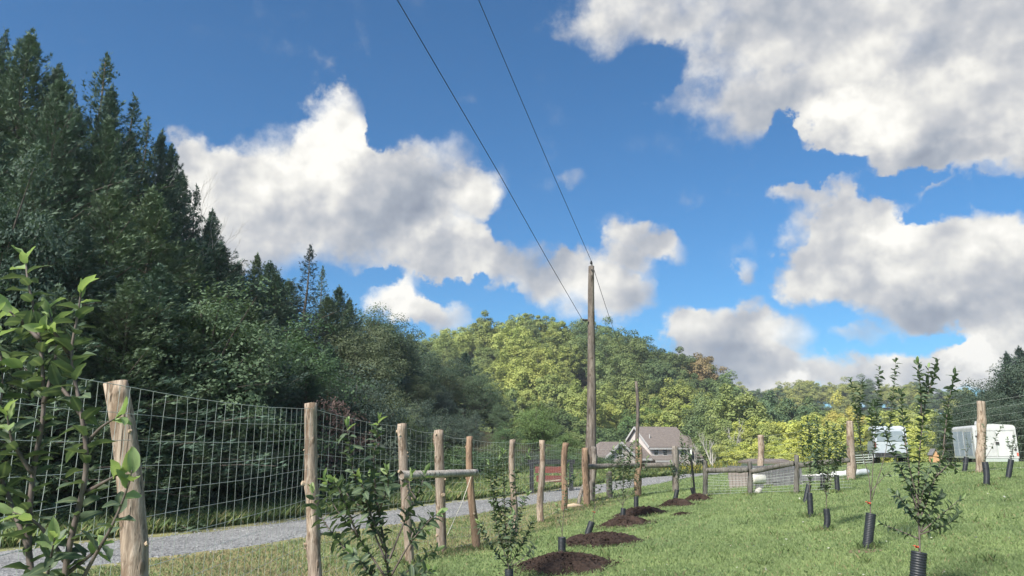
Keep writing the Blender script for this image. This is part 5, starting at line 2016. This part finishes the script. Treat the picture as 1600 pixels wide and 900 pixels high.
# ------------------------------------------------------------------ parked van behind the tall sapling
def build_van():
    q = G(1392, 747, 10, 60)
    Y0 = 33.0
    lb = P(1362, 740, Y0)
    g = h1(lb.x + .9, Y0)
    root = empty("parked_van", (P(1396, 740, Y0).x, Y0, g), R(-20))
    L, W = 3.4, 1.65
    root.scale = (.82, .82, .88)
    # side profile, y along the length: rear at 0, hood at the front
    prof = [(0, .32), (0, 1.05), (.08, 1.72), (.25, 1.86), (1.75, 1.86), (2.05, 1.74), (2.55, 1.14), (3.15, 1.0), (3.38, .85), (3.4, .34)]
    n = len(prof)
    mb = MB()
    for i, xs in enumerate((-W / 2, -W / 2 + .08, W / 2 - .08, W / 2)):
        inset = .06 if i in (0, 3) else 0
        mb.v.extend([(xs, y + (inset if k == 0 else 0), z - (inset if z > 1.5 else 0)) for k, (y, z) in enumerate(prof)])
        mb.n += n
    for i in range(3):
        for k in range(n):
            a, b = i * n + k, i * n + (k + 1) % n
            mb.polys.append((a, b, b + n, a + n))
    mb.polys.append(tuple(range(n - 1, -1, -1)))
    mb.polys.append(tuple(range(3 * n, 4 * n)))
    mb.build("body", M['van'], root)
    # windows
    for s_ in (-1, 1):
        x = s_ * (W / 2 + .004)
        for pts in ([(.25, 1.15), (.25, 1.66), (1.15, 1.68), (1.15, 1.15)], [(1.25, 1.15), (1.25, 1.68), (1.9, 1.66), (2.35, 1.18), (2.35, 1.15)]):
            vs = [(x, y, z) for y, z in pts] + [(x + s_ * .012, y, z) for y, z in pts]
            m = len(pts)
            MB().add(vs, [tuple(range(m)), tuple(range(2 * m - 1, m - 1, -1))] + [(k, (k + 1) % m, (k + 1) % m + m, k + m) for k in range(m)]).build("side_window", M['glass'], root)
    MB().box(-W / 2 + .2, W / 2 - .2, -.03, -.004, 1.12, 1.6).build("rear_window", M['van_glass'], root)
    wz = [(2.09, 1.72), (2.52, 1.19)]
    MB().add([(-W / 2 + .16, 2.09, 1.725), (W / 2 - .16, 2.09, 1.725), (W / 2 - .12, 2.53, 1.185), (-W / 2 + .12, 2.53, 1.185)], [(0, 1, 2, 3)]).build("windscreen", M['van_glass'], root)
    MB().box(-W / 2 + .03, W / 2 - .03, -.12, -.005, .34, .55).build("rear_bumper", M['black_paint'], root)
    MB().box(-W / 2 + .03, W / 2 - .03, 3.405, 3.5, .34, .55).build("front_bumper", M['black_paint'], root)
    for s_ in (-1, 1):
        MB().box(s_ * (W / 2 - .10) - .04, s_ * (W / 2 - .10) + .04, -.03, -.004, .8, 1.05).build("tail_light", M['red_paint'], root)
        for y in (.65, 2.75):
            x = s_ * (W / 2 - .06)
            w = MB().tube([(x - .1, y, .31), (x + .1, y, .31)], .31, 20).build("wheel", M['rubber'], root)
            MB().tube([(x + s_ * .101, y, .31), (x + s_ * .115, y, .31)], .18, 14).build("rim", M['wire'], w)
    tag(root, "pale grey blue parked van half hidden behind the tallest sapling", "van")


M['van'] = m_noise('van_paint', (.30, .335, .375), (.40, .43, .46), 1.5, .35, .03, .002, spec=.5)
M['van_glass'] = m_noise('grey_glass', (.16, .19, .22), (.22, .25, .28), 2, .15, .02, .001, spec=.6)
build_van()

# ------------------------------------------------------------------ grey yard fence, board wall and yard things
yf = empty("yard_fence", G(1172, 772))
tag(yf, "grey log rail fence with wire netting at the back centre", "fence")
yp = []
for i, (px, pyt, pyb) in enumerate(((1101, 719, 776), (1172, 721, 773), (1245, 711, 771))):
    q = G(px, pyb)
    b, t_ = add_post(yf, px - 1, pyt, px + (2 if i == 0 else 0), q.y, 7 if i else 7.5, 'rail_dark')
    yp.append((b.x, b.y, P(px, pyt + 16, q.y).z))
yp2 = P(1325, 722, yp[2][1])
yp.append((yp2.x, yp[2][1] - .1, yp2.z))
for i in range(3):
    a, b = yp[i], yp[i + 1]
    log_rail(yf, Vector((a[0] + .05, a[1] - .09, a[2])), Vector((b[0] - .05, b[1] - .09, b[2] + .05)), .065, .06, 'rail_dark', 600 + i)
wire_run(yf, [(x, y, z - .08) for x, y, z in yp], [i / 7 for i in range(8)], .16, .003, 9)

Yb = yp[1][1] + 3.2
bw = empty("board_wall", (P(1190, 740, Yb).x, Yb, h1(P(1190, 740, Yb).x, Yb)))
tag(bw, "weathered grey upright board wall behind the yard fence", "wall")
rb_ = random.Random(8)
xa, xb = P(1138, 740, Yb).x, P(1252, 740, Yb).x
nb = 22
for i in range(nb):
    x = xa + (xb - xa) * (i + .5) / nb
    w = (xb - xa) / nb * .93
    y = Yb + (x - xa) * -.02
    zt = P(800 + (x / Yb) * F, 736 - (736 - 722) * i / nb, Yb).z + rb_.uniform(-.05, .04)
    mb = MB().box(-w / 2, w / 2, -.012 + rb_.uniform(-.006, .006), .012, h1(x, y) - bw.location.z, zt - bw.location.z)
    o = mb.build("board", M['grey_board'] if i > 6 else M['board_pink'] if 'board_pink' in M else M['grey_board'], bw)
    o.location = (x - bw.location.x, y - Yb, 0)
    o.rotation_euler = (0, rb_.uniform(-.012, .012), 0)
for zf in (.2, .5):
    MB().box(xa - bw.location.x, xb - bw.location.x, .03, .07, zf, zf + .08).build("back_rail", M['grey_board'], bw)

# small shed roof and shed behind the wall
sx = P(1207, 720, Yb + 7)
sh_ = empty("shed", (sx.x, Yb + 7, h1(sx.x, Yb + 7)))
zt = P(1207, 717, Yb + 7).z - sh_.location.z
zl = P(1207, 722, Yb + 7).z - sh_.location.z
MB().box(-.75, .75, 0, 1.6, -.1, zl - .02).build("wall", M['white'], sh_)
MB().add([(-.85, -.15, zl), (.85, -.15, zl), (.7, .8, zt), (-.7, .8, zt), (.85, 1.75, zl), (-.85, 1.75, zl), (-.85, -.15, zl - .06), (.85, -.15, zl - .06), (.85, 1.75, zl - .06), (-.85, 1.75, zl - .06)],
         [(0, 1, 2, 3), (3, 2, 4, 5), (0, 3, 5), (1, 4, 2), (0, 6, 7, 1), (1, 7, 8, 4), (4, 8, 9, 5), (5, 9, 6, 0), (6, 9, 8, 7)]).build("roof", M['shingle'], sh_)
tag(sh_, "low white shed with a dark roof peeking over the log rail", "shed")

# white bucket behind the post, stone at its foot
q = G(1193, 765)
bk = empty("bucket", (q.x, q.y + .5, h1(q.x, q.y + .5) + .25))
m_ = MB().tube([(.30, 0, .02), (.28, 0, .02), (-.12, 0, .03), (-.16, 0, .03), (-.15, 0, .03), (.1, 0, .02)], [.05, .155, .175, .185, .165, .14], 18, False)
m_.build("shell", M['offwhite'], bk, True)
MB().tube([(-.10, 0, .03), (-.09, 0, .03)], .163, 18).build("mouth_shade", M['black_paint'], bk)  # black disc stands in for the shade inside the bucket
MB().box(-.05, .2, -.05, .05, -.34, -.14).build("stand", M['grey_board'], bk)
bk.scale = (.8, .8, .8)
tag(bk, "white bucket lying on its side behind the pale back fence post", "bucket")
q = G(1189, 771)
o = MB().tube([(-.12, 0, -.02), (-.09, 0, .05), (0, .01, .10), (.03, 0, .12)], [.07, .08, .06, .02], 9).build("stone", M['stone'], None, True)
o.location = q
tag(o, "pale rock at the foot of the back fence post", "stone")

# grey plank beam on the ground
q = G(1212, 760, 1, 60)
o = MB().box(0, 1.7, 0, .22, .10, .24, Matrix.Rotation(R(-2), 4, 'Y')).box(.05, 1.65, .02, .05, .0, .1).build("timber", M['grey_board'])
o.location = P(1206, 752, q.y) - Vector((0, 0, .1))
o.location.z = h1(o.location.x, o.location.y) + .02
tag(o, "grey timber beam lying on the grass left of the white tarp roll", "timber")

# long white roll of tarp
q0, q1 = G(1252, 753), G(1358, 742)
rl = empty("tarp_roll", q0)
pts, rad = [], []
rr2 = random.Random(3)
dv = q1 - q0
for k in range(25):
    t = k / 24
    p_ = dv * t
    pts.append(Vector((p_.x, p_.y, h1(q0.x + p_.x, q0.y + p_.y) - q0.z + .10)))
    rad.append(.095 * (1 + .12 * rr2.uniform(-1, 1)) * (0.6 if k in (0, 24) else 1))
MB().tube(pts[5:], rad[5:], 14, True, .03, rr2).build("sheet", M['white'], rl, True)
MB().tube(pts[:6], [r * 1.05 for r in rad[:6]], 14, True, .08, rr2).build("end_fold", M['offwhite'], rl, True)
tag(rl, "long white rolled tarp lying on the grass before the yard", "tarp")

# metal field gate
Yg = 34.0
a, b = P(1330, 712, Yg), P(1368, 709, Yg)
gt = empty("field_gate", (a.x, Yg, h1(a.x, Yg)))
zb = P(1340, 731, Yg).z - gt.location.z
za = a.z - gt.location.z
wd = b.x - a.x
for i in range(6):
    z = zb + (za - zb) * i / 5
    MB().tube([(0, 0, z), (wd, 0, z + .05)], .022, 6).build("bar", M['wire'], gt)
for x in (0, wd / 2, wd):
    MB().tube([(x, .03, zb - .05), (x, .03, za + .08)], .028, 6).build("upright", M['wire'], gt)
for x in (-.12, wd + .12):
    MB().tube([(x, 0, -.1), (x, 0, za + .2)], .06, 8).build("gate_post", M['post_grey'], gt)
tag(gt, "grey tubular metal field gate left of the van", "gate")
x, y, hh = top_to_height(1345, 692, 37)
plant("shrub", shrubs[0], x, y, .75, .4, (.065, .085, .050), "round dull green bush behind the metal field gate", "shrub", None, sz=hh / 2.4)

# little wooden hutch on the slope
q = P(1462, 714, 40)
hu = empty("hutch", (q.x, 40, h1(q.x, 40)))
z0 = q.z - hu.location.z - .28
MB().add([(-.28, 0, z0), (.28, 0, z0), (.28, 0, z0 + .42), (0, 0, z0 + .66), (-.28, 0, z0 + .42), (-.28, .6, z0), (.28, .6, z0), (.28, .6, z0 + .42), (0, .6, z0 + .66), (-.28, .6, z0 + .42)],
         [(0, 1, 2, 3, 4), (9, 8, 7, 6, 5), (1, 6, 7, 2), (5, 0, 4, 9), (0, 5, 6, 1)]).build("box", M['orange_wood'], hu)
for s_ in (-1, 1):
    MB().bar((s_ * .36, .28, z0 + .36), (0, .28, z0 + .70), .78, .03, (s_ * .5, 0, 1)).build("roof_board", M['grey_board'], hu)
for x in (-.24, .24):
    MB().box(x - .03, x + .03, .25, .31, -.1, z0).build("leg", M['post_grey'], hu)
hu.scale = (.6, .6, 1)
tag(hu, "small orange fronted wooden hutch on the slope left of the trailer", "hutch")

# roadside sign: black frame with two hanging red boards
Ys = 26.5
sl, sr = P(831, 778, Ys), P(893, 779, Ys)
sg = empty("hanging_sign", (sl.x, Ys, h1(sl.x, Ys)))
zt = P(831, 724, Ys).z - sg.location.z
wd = sr.x - sl.x
for x in (0, wd):
    MB().box(x - .07, x + .07, -.07, .07, -.15, zt - .02).build("post", M['black_paint'], sg)
MB().box(-.14, wd + .14, -.06, .06, zt - .018, zt + .13).build("beam", M['black_paint'], sg)
zz = lambda py: P(850, py, Ys).z - sg.location.z
xs = lambda px: P(px, 740, Ys).x - sg.location.x
MB().box(xs(836), xs(884), -.025, .025, zz(739), zz(729)).build("board", M['red_paint'], sg)
MB().box(xs(838), xs(882), -.025, .025, zz(753), zz(743)).build("board", M['red_paint'], sg)
MB().bar((xs(850), -.03, zz(752.5)), (xs(882), -.03, zz(749)), .012, .05).build("stripe", M['post'], sg)
for px in (842, 878):
    MB().bar((xs(px), 0, zz(743)), (xs(px), 0, zz(739)), .02).build("hanger", M['iron'], sg)
    MB().bar((xs(px), 0, zz(729)), (xs(px), 0, zt - .02), .02).build("hanger", M['iron'], sg)
tag(sg, "black framed roadside sign with two hanging red boards beyond the lane", "sign")
# cut wood slab by the corner post
q = G(896, 793)
o = MB().tube([(-.22, 0, .03), (.0, .02, .05), (.24, .03, .03)], [.03, .06, .035], 7).build("log", M['knot'], None, True)
o.location = q
tag(o, "short pale log lying on the grass left of the corner post", "log")


# ------------------------------------------------------------------ longer tufts left by the mower, clover in the lawn
def foot_tufts():
    r = np.random.default_rng(77)
    xs, ys = [], []
    for x, y, rad in FEET:
        n = 90
        a = r.uniform(0, 6.28, n)
        q = rad * .45 + np.abs(r.normal(0, .09, n))
        xs.append(x + np.cos(a) * q)
        ys.append(y + np.sin(a) * q)
    for k in range(150):
        y0 = r.uniform(5, 24)
        x0 = r.uniform(-.3, .72) * y0
        n = 14
        xs.append(x0 + r.normal(0, .05, n))
        ys.append(y0 + r.normal(0, .05, n))
    x, y = np.concatenate(xs), np.concatenate(ys)
    keep = ~on_road(x, y, 1.6)
    x, y = x[keep], y[keep]
    n = len(x)
    h = r.uniform(.04, .10, n)
    w = (.004 + .0006 * y) * r.uniform(.8, 1.3, n)
    c = np.where(r.uniform(0, 1, (n, 1)) < .12, np.array((.30, .28, .15)), np.array((.16, .225, .085))) * r.uniform(.7, 1.2, (n, 1))
    return blades("grass_tufts", x, y, h, w, .7, c, 78)


tag(foot_tufts(), "longer grass tufts around posts and guards and in the lawn", "grass", kind="stuff")


def clover():
    r = np.random.default_rng(88)
    n = 5000
    y = 5 * (22 / 5) ** r.uniform(0, 1, n)
    x = r.uniform(-.1, .74, n) * y
    patch = np.sin(x * 1.1 + 2 * np.sin(y * .7)) * np.sin(y * 1.3 + x)
    keep = (patch > .1) & (lawn_mask(x, y) > .8)
    x, y = x[keep], y[keep]
    n = len(x)
    c = np.stack([x, y, H(x, y) + .03], -1)
    u = unit(r.normal(0, 1, (n, 3)) * np.array([1, 1, .3]))
    v = unit(np.cross(u, np.array([0, 0, 1.0]) + r.normal(0, .3, (n, 3))))
    s = (.008 + .0008 * y) * r.uniform(.7, 1.4, n)
    vv, ff = quads_from(c, u, v, s, s * .8)
    col = np.where(r.uniform(0, 1, (n, 1)) < .06, np.array((.62, .62, .55)), np.array((.13, .215, .085))) * r.uniform(.8, 1.2, (n, 1))
    return link("clover", mesh_np("clover", vv, ff, [M['grass']], colors=np.repeat(col, 4, axis=0)))


tag(clover(), "clover leaves and small weeds in patches of the lawn", "clover", kind="stuff")

# ------------------------------------------------------------------ thin summer haze
hz = MB().box(-710, 710, -130, 1510, float(ZZ.min()) - 1.5, max(62.0, float(ZZ.max()) + 20)).build("haze", None)
mh = bpy.data.materials.new("haze_air")
mh.use_nodes = True
th = NT(mh.node_tree)
pv = th.n('ShaderNodeVolumePrincipled')
pv.inputs['Color'].default_value = (.86, .92, 1.0, 1)
pv.inputs['Density'].default_value = 0.00045
pv.inputs['Anisotropy'].default_value = 0.2
oh = th.n('ShaderNodeOutputMaterial')
th.put(oh.inputs['Volume'], pv.outputs[0])
hz.data.materials.append(mh)
tag(hz, "thin pale haze filling the valley air", "haze", kind="stuff")
sc.cycles.volume_bounces = 0
